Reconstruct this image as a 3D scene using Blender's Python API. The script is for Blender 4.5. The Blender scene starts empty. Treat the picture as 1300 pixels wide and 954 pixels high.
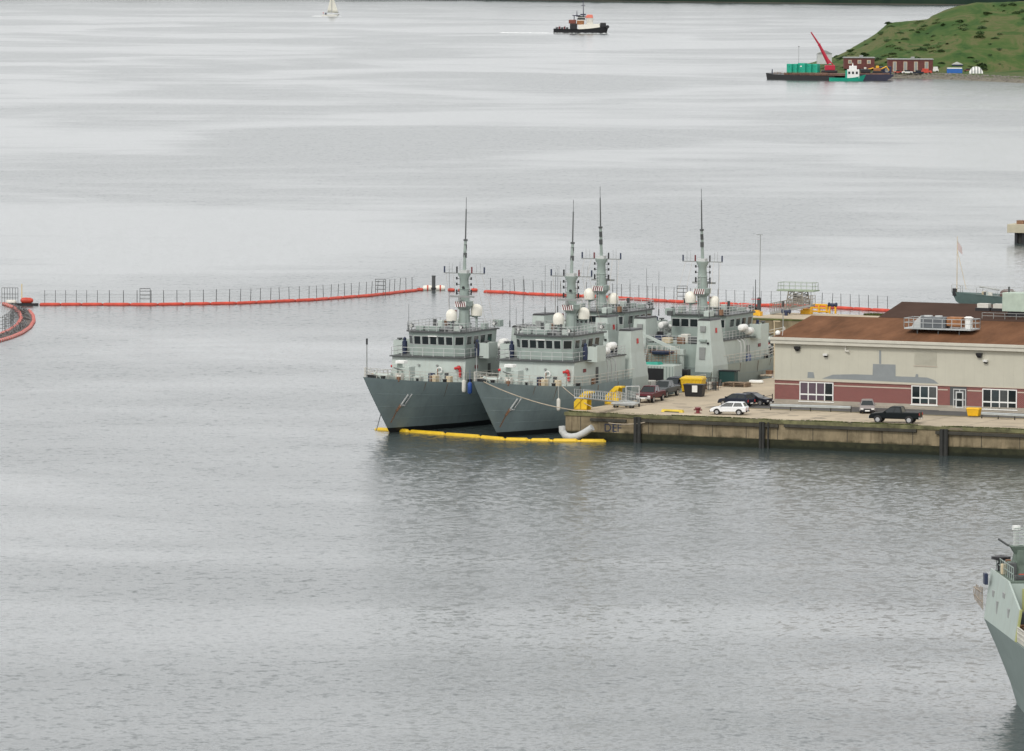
import bpy, bmesh, math, random
from mathutils import Vector, Matrix, noise
random.seed(7)
R = math.radians
sc = bpy.context.scene
C = sc.collection

# ------------------------------------------------------------------ camera
F = 7860.0; H = 58.0; YH = -85.0; ROLL = R(0.2)
PITCH = math.atan((477 - YH) / F)
fw = Vector((0, math.cos(PITCH), -math.sin(PITCH)))
r0 = Vector((1, 0, 0)); u0 = Vector((0, math.sin(PITCH), math.cos(PITCH)))
rt = r0 * math.cos(ROLL) + u0 * math.sin(ROLL)
up = u0 * math.cos(ROLL) - r0 * math.sin(ROLL)
CAM = Vector((0, 0, H))
cd = bpy.data.cameras.new('camera'); cam = bpy.data.objects.new('camera', cd); C.objects.link(cam)
cd.sensor_width = 36; cd.lens = 36 * F / 1300; cd.clip_end = 60000; cd.clip_start = 1
m = Matrix((rt, up, -fw)).transposed().to_4x4(); m.translation = CAM
cam.matrix_world = m; sc.camera = cam

def ray(px, py): return (fw + rt * ((px - 650) / F) + up * ((477 - py) / F))
def at(px, py, z=0.0):
    d = ray(px, py); return CAM + d * ((z - H) / d.z)
def atD(px, py, Y):
    d = ray(px, py); return CAM + d * (Y / d.y)
def hit(px, py, P, n):
    d = ray(px, py); return CAM + d * ((P - CAM).dot(n) / d.dot(n))

# ------------------------------------------------------------------ materials
M = {}
def mat(name, col, rough=.6, metal=0, var=.12, scale=1.0, col2=None, streak=0, streakcol=(.12, .06, .03), zline=None, zcol=(.02, .02, .02), bump=0, spec=.5, stretch=(1, 1, 1), detail=6):
    if name in M: return M[name]
    mt = bpy.data.materials.new(name); mt.use_nodes = True
    nt = mt.node_tree; N = nt.nodes; L = nt.links; b = N['Principled BSDF']
    b.inputs['Roughness'].default_value = rough; b.inputs['Metallic'].default_value = metal
    b.inputs['Specular IOR Level'].default_value = spec
    tc = N.new('ShaderNodeTexCoord'); mp = N.new('ShaderNodeMapping'); mp.inputs['Scale'].default_value = stretch
    L.new(tc.outputs['Object'], mp.inputs['Vector'])
    nz = N.new('ShaderNodeTexNoise'); nz.inputs['Scale'].default_value = scale; nz.inputs['Detail'].default_value = detail; nz.inputs['Roughness'].default_value = .65
    L.new(mp.outputs[0], nz.inputs['Vector'])
    rp = N.new('ShaderNodeMapRange'); rp.inputs['From Min'].default_value = .3; rp.inputs['From Max'].default_value = .7
    L.new(nz.outputs['Fac'], rp.inputs['Value'])
    mx = N.new('ShaderNodeMix'); mx.data_type = 'RGBA'
    lo = [c * (1 - var) for c in col]; hi = [min(1, c * (1 + var)) for c in (col2 or col)]
    mx.inputs['A'].default_value = (*lo, 1); mx.inputs['B'].default_value = (*hi, 1)
    L.new(rp.outputs[0], mx.inputs['Factor']); out = mx.outputs['Result']
    if streak > 0:
        m2 = N.new('ShaderNodeMapping'); m2.inputs['Scale'].default_value = (1.6, 1.6, .14)
        L.new(tc.outputs['Object'], m2.inputs['Vector'])
        n2 = N.new('ShaderNodeTexNoise'); n2.inputs['Scale'].default_value = 1.3; n2.inputs['Detail'].default_value = 7; n2.inputs['Roughness'].default_value = .7
        L.new(m2.outputs[0], n2.inputs['Vector'])
        r2 = N.new('ShaderNodeMapRange'); r2.inputs['From Min'].default_value = .52; r2.inputs['From Max'].default_value = .78; r2.inputs['To Max'].default_value = streak
        L.new(n2.outputs['Fac'], r2.inputs['Value'])
        x2 = N.new('ShaderNodeMix'); x2.data_type = 'RGBA'; x2.inputs['B'].default_value = (*streakcol, 1)
        L.new(out, x2.inputs['A']); L.new(r2.outputs[0], x2.inputs['Factor']); out = x2.outputs['Result']
    if zline is not None:
        sp = N.new('ShaderNodeSeparateXYZ'); L.new(tc.outputs['Object'], sp.inputs[0])
        ad = N.new('ShaderNodeMath'); ad.operation = 'MULTIPLY_ADD'; ad.inputs[1].default_value = zline[1]
        L.new(nz.outputs['Fac'], ad.inputs[0]); L.new(sp.outputs['Z'], ad.inputs[2])
        r3 = N.new('ShaderNodeMapRange'); r3.inputs['From Min'].default_value = zline[0] + zline[2]; r3.inputs['From Max'].default_value = zline[0]
        L.new(ad.outputs[0], r3.inputs['Value'])
        x3 = N.new('ShaderNodeMix'); x3.data_type = 'RGBA'; x3.inputs['B'].default_value = (*zcol, 1)
        L.new(out, x3.inputs['A']); L.new(r3.outputs[0], x3.inputs['Factor']); out = x3.outputs['Result']
    L.new(out, b.inputs['Base Color'])
    if bump:
        bp = N.new('ShaderNodeBump'); bp.inputs['Strength'].default_value = bump; bp.inputs['Distance'].default_value = .1
        L.new(nz.outputs['Fac'], bp.inputs['Height']); L.new(bp.outputs[0], b.inputs['Normal'])
    M[name] = mt; return mt

mat('navy_grey', (.285, .342, .312), .55, streak=.3, streakcol=(.22, .2, .15), var=.07)
mat('navy_light', (.45, .505, .468), .5, streak=.28, streakcol=(.3, .26, .2), var=.05)
mat('hull_grey', (.24, .3, .305), .5, streak=.35, streakcol=(.14, .15, .14), var=.14, scale=.35, zline=(.55, .05, .06), zcol=(.012, .014, .016))
mat('deck_grey', (.13, .16, .15), .8)
mat('dark_glass', (.012, .018, .02), .12, var=.05)
mat('black', (.015, .015, .017), .5)
mat('dark_blue', (.02, .03, .07), .6)
mat('blue', (.03, .09, .35), .6)
mat('radome_white', (.78, .75, .66), .4, var=.04)
mat('white', (.78, .78, .75), .45, var=.05)
mat('white_dirty', (.62, .6, .54), .6, var=.15)
mat('red', (.5, .03, .03), .5)
mat('dark_red', (.16, .02, .025), .5)
mat('orange_float', (.52, .062, .035), .55, var=.25, scale=.7)
mat('yellow', (.72, .47, .02), .5, var=.12)
mat('rust', (.22, .12, .07), .8, var=.4, scale=3)
mat('cream', (.6, .5, .34), .7, var=.2)
mat('rope', (.5, .42, .32), .8)
mat('steel', (.3, .31, .3), .45, .3)
mat('dark_steel', (.07, .075, .075), .5)
mat('galvanised', (.45, .48, .48), .45, .2)
mat('tyre', (.02, .02, .02), .8)
mat('rim', (.5, .5, .5), .3, .7)
mat('concrete', (.36, .325, .27), .9, var=.3, scale=.25, bump=.1)
mat('apron', (.46, .385, .28), .9, var=.2, scale=.12, streak=.45, streakcol=(.24, .2, .15))
mat('hull_pale', (.31, .345, .3), .6, streak=.45, streakcol=(.2, .17, .13), var=.12, scale=.35, zline=(.55, .05, .06), zcol=(.012, .014, .016))  # paler hull grey with rusty streaks, for the two ships pointing away
mat('asphalt', (.085, .083, .08), .9, var=.2, scale=.3)
mat('road_stripe', (.6, .45, .1), .8)
mat('pier_wall', (.235, .19, .12), .9, var=.4, scale=.5, streak=.85, streakcol=(.06, .045, .03), spec=.15, zline=(1.35, 1.1, .4), zcol=(.022, .023, .01), bump=.15)
mat('timber', (.05, .046, .036), .9, var=.4, scale=1.5)
mat('wet_timber', (.025, .025, .022), .7, var=.4, scale=1.5)
mat('moss', (.09, .105, .03), .95, var=.5, scale=1.2)
mat('siding', (.48, .465, .385), .7, var=.05, scale=.4, streak=.12, streakcol=(.3, .29, .24))
mat('fascia', (.52, .5, .43), .6, var=.07)
mat('band', (.5, .43, .35), .8, var=.1)
mat('mural_paint', (.23, .25, .255), .7, var=.08)
mat('roof_brown', (.155, .075, .04), .95, spec=.08, var=.4, scale=.35, stretch=(1, .3, 1), streak=.5, streakcol=(.09, .055, .038))
mat('roof_dark', (.07, .043, .033), .95, spec=.08, var=.15, scale=.3)
mat('hvac_green', (.42, .5, .42), .6)
mat('orange_rust', (.3, .13, .05), .7, var=.4, scale=2)
mat('light_grey', (.5, .51, .5), .6)
mat('purple_blind', (.1, .07, .09), .25)
mat('grey_glass', (.07, .075, .075), .15, var=.3, scale=1.5); mat('blue_glass', (.035, .05, .055), .12, var=.3, scale=1.5)
mat('skin', (.45, .28, .2), .6)

def brick_mat():
    mt = bpy.data.materials.new('brick'); mt.use_nodes = True; nt = mt.node_tree; N = nt.nodes; L = nt.links; b = N['Principled BSDF']
    tc = N.new('ShaderNodeTexCoord'); mp = N.new('ShaderNodeMapping'); mp.inputs['Rotation'].default_value = (R(90), 0, 0)
    L.new(tc.outputs['Object'], mp.inputs[0])
    br = N.new('ShaderNodeTexBrick'); br.inputs['Scale'].default_value = 2.2
    br.inputs['Color1'].default_value = (.21, .06, .053, 1); br.inputs['Color2'].default_value = (.155, .045, .04, 1); br.inputs['Mortar'].default_value = (.3, .17, .15, 1)
    br.inputs['Mortar Size'].default_value = .03
    L.new(mp.outputs[0], br.inputs['Vector']); L.new(br.outputs[0], b.inputs['Base Color']); b.inputs['Roughness'].default_value = .85
    M['brick'] = mt
brick_mat()

def paint(name, col, rough=.35):
    mt = mat(name, col, rough, var=.04)
    mt.node_tree.nodes['Principled BSDF'].inputs['Specular IOR Level'].default_value = .18
    return mt
paint('car_white', (.75, .76, .77)); paint('car_maroon', (.09, .012, .018)); paint('car_silver', (.09, .1, .105)); paint('car_black', (.012, .013, .018))
paint('car_green', (.006, .009, .01)); paint('car_navy', (.02, .025, .04)); paint('car_grey', (.28, .25, .24))

# ------------------------------------------------------------------ mesh builder
class MB:
    def __init__(s): s.v = []; s.f = []
    def add(s, vs, fs):
        o = len(s.v); s.v += [Vector(v) for v in vs]; s.f += [tuple(i + o for i in f) for f in fs]; return s
    def box(s, x0, x1, y0, y1, z0, z1):
        return s.add([(x0, y0, z0), (x1, y0, z0), (x1, y1, z0), (x0, y1, z0), (x0, y0, z1), (x1, y0, z1), (x1, y1, z1), (x0, y1, z1)],
                     [(0, 3, 2, 1), (4, 5, 6, 7), (0, 1, 5, 4), (1, 2, 6, 5), (2, 3, 7, 6), (3, 0, 4, 7)])
    def hexa(s, pts): return s.add(pts, [(0, 3, 2, 1), (4, 5, 6, 7), (0, 1, 5, 4), (1, 2, 6, 5), (2, 3, 7, 6), (3, 0, 4, 7)])
    def frus(s, lo, hi, z0, z1):   # lo/hi = (x0,x1,y0,y1)
        a = [(lo[0], lo[2], z0), (lo[1], lo[2], z0), (lo[1], lo[3], z0), (lo[0], lo[3], z0)]
        b = [(hi[0], hi[2], z1), (hi[1], hi[2], z1), (hi[1], hi[3], z1), (hi[0], hi[3], z1)]
        return s.hexa(a + b)
    def cyl(s, p0, p1, r0, r1=None, n=12):
        p0 = Vector(p0); p1 = Vector(p1); r1 = r0 if r1 is None else r1
        d = (p1 - p0).normalized(); a = d.orthogonal().normalized(); b = d.cross(a); vs = []
        for p, r in ((p0, r0), (p1, r1)):
            for i in range(n):
                t = 2 * math.pi * i / n; vs.append(p + (a * math.cos(t) + b * math.sin(t)) * r)
        return s.add(vs, [(i, (i + 1) % n, n + (i + 1) % n, n + i) for i in range(n)] + [tuple(range(n - 1, -1, -1)), tuple(range(n, 2 * n))])
    def tube(s, pts, r, n=6):
        for i in range(len(pts) - 1): s.cyl(pts[i], pts[i + 1], r, r, n)
        return s
    def prism(s, poly, ax, lo, hi):
        def P(a, b, c): return {'x': (c, a, b), 'y': (a, c, b), 'z': (a, b, c)}[ax]
        n = len(poly); vs = [P(a, b, lo) for a, b in poly] + [P(a, b, hi) for a, b in poly]
        return s.add(vs, [(i, (i + 1) % n, n + (i + 1) % n, n + i) for i in range(n)] + [tuple(range(n - 1, -1, -1)), tuple(range(n, 2 * n))])
    def loft(s, rings, caps=True, closed=True):
        n = len(rings[0]); vs = [p for r in rings for p in r]; fs = []
        for j in range(len(rings) - 1):
            for i in range(n if closed else n - 1):
                k = (i + 1) % n; fs.append((j * n + i, j * n + k, (j + 1) * n + k, (j + 1) * n + i))
        if caps: fs += [tuple(range(n - 1, -1, -1)), tuple(range((len(rings) - 1) * n, len(rings) * n))]
        return s.add(vs, fs)
    def lathe(s, c, prof, n=16, ax='z'):
        rings = []
        for r, h in prof:
            ring = []
            for i in range(n):
                t = 2 * math.pi * i / n; a, b = r * math.cos(t), r * math.sin(t)
                p = {'z': (a, b, h), 'x': (h, a, b), 'y': (a, h, b)}[ax]
                ring.append(Vector(c) + Vector(p))
            rings.append(ring)
        return s.loft(rings)
    def ball(s, c, r, sz=1, n=14, m=8):
        return s.lathe(c, [(max(.001, r * math.sin(math.pi * i / m)), -r * sz * math.cos(math.pi * i / m)) for i in range(m + 1)], n)
    def rail(s, pts, h=1.0, step=1.5, r=.025, wires=(1.0, .5), off=0):
        for i in range(len(pts) - 1):
            a = Vector(pts[i]); b = Vector(pts[i + 1]); L = (b - a).length; k = max(1, round(L / step))
            for j in range(k + 1):
                p = a.lerp(b, j / k); s.cyl(p, p + Vector((0, 0, h)), r, r, 4)
            for w in wires: s.cyl(a + Vector((0, 0, h * w)), b + Vector((0, 0, h * w)), r, r, 4)
        return s
    def build(s, name, mt, parent=None, smooth=False, bevel=0, world=False, recalc=True, loc=None):
        me = bpy.data.meshes.new(name)
        vs = s.v
        if world and parent is not None:
            inv = parent.matrix_basis.inverted(); vs = [inv @ v for v in vs]
        if loc is not None: vs = [v - Vector(loc) for v in vs]
        me.from_pydata([tuple(v) for v in vs], [], s.f)
        if recalc:
            bm = bmesh.new(); bm.from_mesh(me); bmesh.ops.recalc_face_normals(bm, faces=bm.faces); bm.to_mesh(me); bm.free()
        me.materials.append(M[mt] if isinstance(mt, str) else mt)
        if smooth:
            for p in me.polygons: p.use_smooth = True
            try: me.set_sharp_from_angle(angle=R(40))
            except Exception: pass
        o = bpy.data.objects.new(name, me); C.objects.link(o)
        if parent is not None: o.parent = parent
        if loc is not None: o.location = loc
        if bevel:
            bv = o.modifiers.new('bevel', 'BEVEL'); bv.width = bevel; bv.segments = 2; bv.limit_method = 'ANGLE'
        return o

def thing(name, label, cat, loc=(0, 0, 0), rz=0, group=None):
    o = bpy.data.objects.new(name, None); C.objects.link(o); o.location = loc; o.rotation_euler = (0, 0, rz)
    o.empty_display_size = .5
    o['label'] = label; o['category'] = cat
    if group: o['group'] = group
    return o
def tag(o, label, cat, group=None, kind=None):
    if label: o['label'] = label
    if cat: o['category'] = cat
    if group: o['group'] = group
    if kind: o['kind'] = kind
    return o
def struct(o): o['kind'] = 'structure'; return o
CH = {}
def kids(o): return [c for c in bpy.data.objects if c.parent == o]
def copy_tree(o, parent=None):
    c = o.copy(); C.objects.link(c); c.parent = parent
    for ch in kids(o): copy_tree(ch, c)
    return c

A = R(25); SA, CA = math.sin(A), math.cos(A)
ALONG = Vector((SA, CA, 0)); RIGHT = Vector((CA, -SA, 0))

# ------------------------------------------------------------------ world, sun
w = bpy.data.worlds.new('World'); sc.world = w; w.use_nodes = True
nt = w.node_tree; N = nt.nodes; L = nt.links; bg = N['Background']
SUN_EL, SUN_AZ = R(44), R(208)   # azimuth clockwise from +Y
sky = N.new('ShaderNodeTexSky'); sky.sky_type = 'NISHITA'; sky.sun_disc = False; sky.sun_elevation = SUN_EL; sky.sun_rotation = SUN_AZ
hs = N.new('ShaderNodeHueSaturation'); hs.inputs['Saturation'].default_value = .25; L.new(sky.outputs[0], hs.inputs['Color'])
tc = N.new('ShaderNodeTexCoord'); sp = N.new('ShaderNodeSeparateXYZ'); L.new(tc.outputs['Generated'], sp.inputs[0])
cr = N.new('ShaderNodeMapRange'); cr.inputs['From Min'].default_value = 0; cr.inputs['From Max'].default_value = .68
cr.inputs['To Min'].default_value = 0; L.new(sp.outputs['Z'], cr.inputs['Value'])
gm = N.new('ShaderNodeMix'); gm.data_type = 'RGBA'; gm.inputs['A'].default_value = (18.6, 18.75, 18.95, 1); gm.inputs['B'].default_value = (8.4, 8.4, 8.3, 1)
L.new(cr.outputs[0], gm.inputs['Factor'])
cn = N.new('ShaderNodeTexNoise'); cn.inputs['Scale'].default_value = 2.2; cn.inputs['Detail'].default_value = 5; L.new(tc.outputs['Generated'], cn.inputs['Vector'])
cm = N.new('ShaderNodeMapRange'); cm.inputs['From Min'].default_value = .3; cm.inputs['From Max'].default_value = .7; cm.inputs['To Min'].default_value = .82; cm.inputs['To Max'].default_value = 1.15
L.new(cn.outputs['Fac'], cm.inputs['Value'])
vm = N.new('ShaderNodeVectorMath'); vm.operation = 'SCALE'; L.new(gm.outputs['Result'], vm.inputs[0]); L.new(cm.outputs[0], vm.inputs['Scale'])
lowf = N.new('ShaderNodeMapRange'); lowf.inputs['From Min'].default_value = 0; lowf.inputs['From Max'].default_value = .16; lowf.inputs['To Min'].default_value = .6; lowf.inputs['To Max'].default_value = 1
L.new(sp.outputs['Z'], lowf.inputs['Value']); vm2 = N.new('ShaderNodeVectorMath'); vm2.operation = 'SCALE'; L.new(vm.outputs[0], vm2.inputs[0]); L.new(lowf.outputs[0], vm2.inputs['Scale']); vm = vm2
mxw = N.new('ShaderNodeMix'); mxw.data_type = 'RGBA'; mxw.inputs['Factor'].default_value = .85
L.new(hs.outputs[0], mxw.inputs['A']); L.new(vm.outputs[0], mxw.inputs['B']); L.new(mxw.outputs['Result'], bg.inputs['Color'])
bg.inputs['Strength'].default_value = .1
sd = bpy.data.lights.new('sun', 'SUN'); sd.energy = 1.5; sd.angle = R(14); sd.color = (1, .96, .9)
so = bpy.data.objects.new('sun', sd); C.objects.link(so)
sdir = Vector((math.sin(SUN_AZ) * math.cos(SUN_EL), math.cos(SUN_AZ) * math.cos(SUN_EL), math.sin(SUN_EL)))
so.rotation_euler = sdir.to_track_quat('Z', 'Y').to_euler(); so.location = (0, 0, 300)
sc.view_settings.view_transform = 'Standard'; sc.view_settings.look = 'None'; sc.view_settings.exposure = .08; sc.view_settings.gamma = 1

# ------------------------------------------------------------------ water
def water():
    mt = bpy.data.materials.new('water'); mt.use_nodes = True; nt = mt.node_tree; N = nt.nodes; L = nt.links; b = N['Principled BSDF']
    b.inputs['Base Color'].default_value = (.045, .06, .06, 1); b.inputs['IOR'].default_value = 1.333
    
    tc = N.new('ShaderNodeTexCoord')
    def nz(scale, detail, rough, st=(1, 1, 1), rot=0, dist=0):
        mp = N.new('ShaderNodeMapping'); mp.inputs['Scale'].default_value = st; mp.inputs['Rotation'].default_value = (0, 0, R(rot))
        L.new(tc.outputs['Object'], mp.inputs[0])
        n = N.new('ShaderNodeTexNoise'); n.inputs['Scale'].default_value = scale; n.inputs['Detail'].default_value = detail
        n.inputs['Roughness'].default_value = rough; n.inputs['Distortion'].default_value = dist
        L.new(mp.outputs[0], n.inputs['Vector']); return n.outputs['Fac']
    def math_(op, a, b_=None, c=None):
        n = N.new('ShaderNodeMath'); n.operation = op
        for i, x in enumerate((a, b_, c)):
            if x is None: continue
            if isinstance(x, (int, float)): n.inputs[i].default_value = x
            else: L.new(x, n.inputs[i])
        return n.outputs[0]
    def rng(v, a, b_, c, d, smooth=True):
        n = N.new('ShaderNodeMapRange'); n.interpolation_type = 'SMOOTHSTEP' if smooth else 'LINEAR'
        L.new(v, n.inputs['Value']); n.inputs['From Min'].default_value = a; n.inputs['From Max'].default_value = b_; n.inputs['To Min'].default_value = c; n.inputs['To Max'].default_value = d
        return n.outputs[0]
    # slick patches: calm water where the wind does not ruffle the surface
    big = nz(.0085, 4, .5, (.8, .55, 1), -4, .8)
    fine = nz(.045, 5, .6, (.4, 1, 1), 5, .4)
    patch = math_('MULTIPLY_ADD', fine, .32, big)
    ruffle = rng(patch, .53, .76, .42, 1.0)
    L.new(rng(ruffle, 0, 1, .13, .24, False), b.inputs['Roughness'])
    # wave slopes at three sizes, added straight to the surface normal
    def slope(scale, st, rot, amp, detail=2):
        mp = N.new('ShaderNodeMapping'); mp.inputs['Scale'].default_value = st; mp.inputs['Rotation'].default_value = (0, 0, R(rot)); L.new(tc.outputs['Object'], mp.inputs[0])
        n = N.new('ShaderNodeTexNoise'); n.inputs['Scale'].default_value = scale; n.inputs['Detail'].default_value = detail; n.inputs['Roughness'].default_value = .6; L.new(mp.outputs[0], n.inputs['Vector'])
        v = N.new('ShaderNodeVectorMath'); v.operation = 'SUBTRACT'; v.inputs[1].default_value = (.5, .5, .5); L.new(n.outputs['Color'], v.inputs[0])
        w_ = N.new('ShaderNodeVectorMath'); w_.operation = 'MULTIPLY'; w_.inputs[1].default_value = (amp * .7, amp, 0); L.new(v.outputs[0], w_.inputs[0]); return w_.outputs[0]
    def vadd(a, b_):
        v = N.new('ShaderNodeVectorMath'); v.operation = 'ADD'; L.new(a, v.inputs[0])
        if isinstance(b_, tuple): v.inputs[1].default_value = b_
        else: L.new(b_, v.inputs[1])
        return v.outputs[0]
    sl = vadd(vadd(slope(.3, (.8, .9, 1), 6, .38 * WAVE), slope(1.5, (.75, .6, 1), -6, 1.95 * WAVE, 4)), slope(4.2, (.8, .8, 1), 4, 1.0 * WAVE))
    sc_ = N.new('ShaderNodeVectorMath'); sc_.operation = 'SCALE'; L.new(sl, sc_.inputs[0]); L.new(ruffle, sc_.inputs['Scale'])
    nn = N.new('ShaderNodeVectorMath'); nn.operation = 'NORMALIZE'; L.new(vadd(sc_.outputs[0], (0, 0, 1)), nn.inputs[0]); L.new(nn.outputs[0], b.inputs['Normal'])
    M['water'] = mt
WAVE = .35
water()
wb = MB(); S_ = 26000
wb.add([(-S_, -2000, 0), (S_, -2000, 0), (S_, 40000, 0), (-S_, 40000, 0)], [(0, 1, 2, 3)])
struct(wb.build('water', 'water', recalc=False))

# ------------------------------------------------------------------ the patrol ships (origin at mast foot on the waterline, +Y forward, +X starboard)
BOW = 27.0; STERN = -18.0
def deckz(s): # s from bow tip aft
    if s < 19: return 5.35 + 1.55 * ((19 - s) / 19) ** 1.5
    if s < 36.5: return 5.35
    if s < 38: return 5.35 - 1.95 * (s - 36.5) / 1.5
    return 3.4
def stem(z): return 6.9 * (1 - max(-.15, z / 6.9)) ** 1.05 if z < 6.9 else 0
def halfb(s, z):
    s0 = stem(z); fz = max(0, min(1, z / 6.9)); Lz = 19 * fz + 17 * (1 - fz)
    t = max(0, min(1, (s - s0) / Lz)); B = 5.1 + .55 * min(1, fz * 1.3)
    p = 1.6 * fz + 1.45 * (1 - fz)
    return B * (1 - (1 - t) ** p)
def hull_mb():
    mb = MB(); NJ = 9; qs = [0, .02, .045, .08, .12, .17, .22, .28, .34, .4, .5, .6, .7, .8, .815, .83, .845, .86, .93, 1]
    def pt(i, j, sgn):
        f = j / (NJ - 1); q = qs[i]
        z0 = -.8; s = q * 45
        for _ in range(4):
            dz = deckz(s); z = z0 + (dz - z0) * f; s = stem(max(z, -.5)) * (1 - q) + 45 * q
        dz = deckz(s); z = z0 + (dz - z0) * f
        return Vector((sgn * max(.03, halfb(s, z)), BOW - s, z))
    for sgn in (-1, 1):
        vs = [pt(i, j, sgn) for i in range(len(qs)) for j in range(NJ)]
        fs = [(i * NJ + j, (i + 1) * NJ + j, (i + 1) * NJ + j + 1, i * NJ + j + 1) for i in range(len(qs) - 1) for j in range(NJ - 1)]
        mb.add(vs, fs)
    # stem strip and transom
    st = [pt(0, j, -1) for j in range(NJ)] + [pt(0, j, 1) for j in range(NJ)]
    mb.add(st, [(j, j + 1, NJ + j + 1, NJ + j) for j in range(NJ - 1)])
    k = len(qs) - 1; tr = [pt(k, j, -1) for j in range(NJ)] + [pt(k, j, 1) for j in range(NJ)]
    mb.add(tr, [(j, j + 1, NJ + j + 1, NJ + j) for j in range(NJ - 1)])
    return mb
def merge(o, d=.001):
    bm = bmesh.new(); bm.from_mesh(o.data); bmesh.ops.remove_doubles(bm, verts=bm.verts, dist=d); bmesh.ops.recalc_face_normals(bm, faces=bm.faces); bm.to_mesh(o.data); bm.free()
    for p in o.data.polygons: p.use_smooth = True
    try: o.data.set_sharp_from_angle(angle=R(35))
    except Exception: pass
def edge(s, inset=.12, dz=0):
    z = deckz(s); return (max(.05, halfb(s, z) - inset), BOW - s, z + dz)

def text_part(txt, name, size, mt, parent, loc, rot, ext=.01):
    cu = bpy.data.curves.new(name, 'FONT'); cu.body = txt; cu.size = size; cu.extrude = ext; cu.align_x = 'CENTER'
    to = bpy.data.objects.new('tmp', cu); C.objects.link(to)
    dg = bpy.context.evaluated_depsgraph_get(); me = bpy.data.meshes.new_from_object(to.evaluated_get(dg))
    bpy.data.objects.remove(to); me.materials.clear(); me.materials.append(M[mt])
    o = bpy.data.objects.new(name, me); C.objects.link(o); o.parent = parent; o.location = loc; o.rotation_euler = rot
    return o

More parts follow.
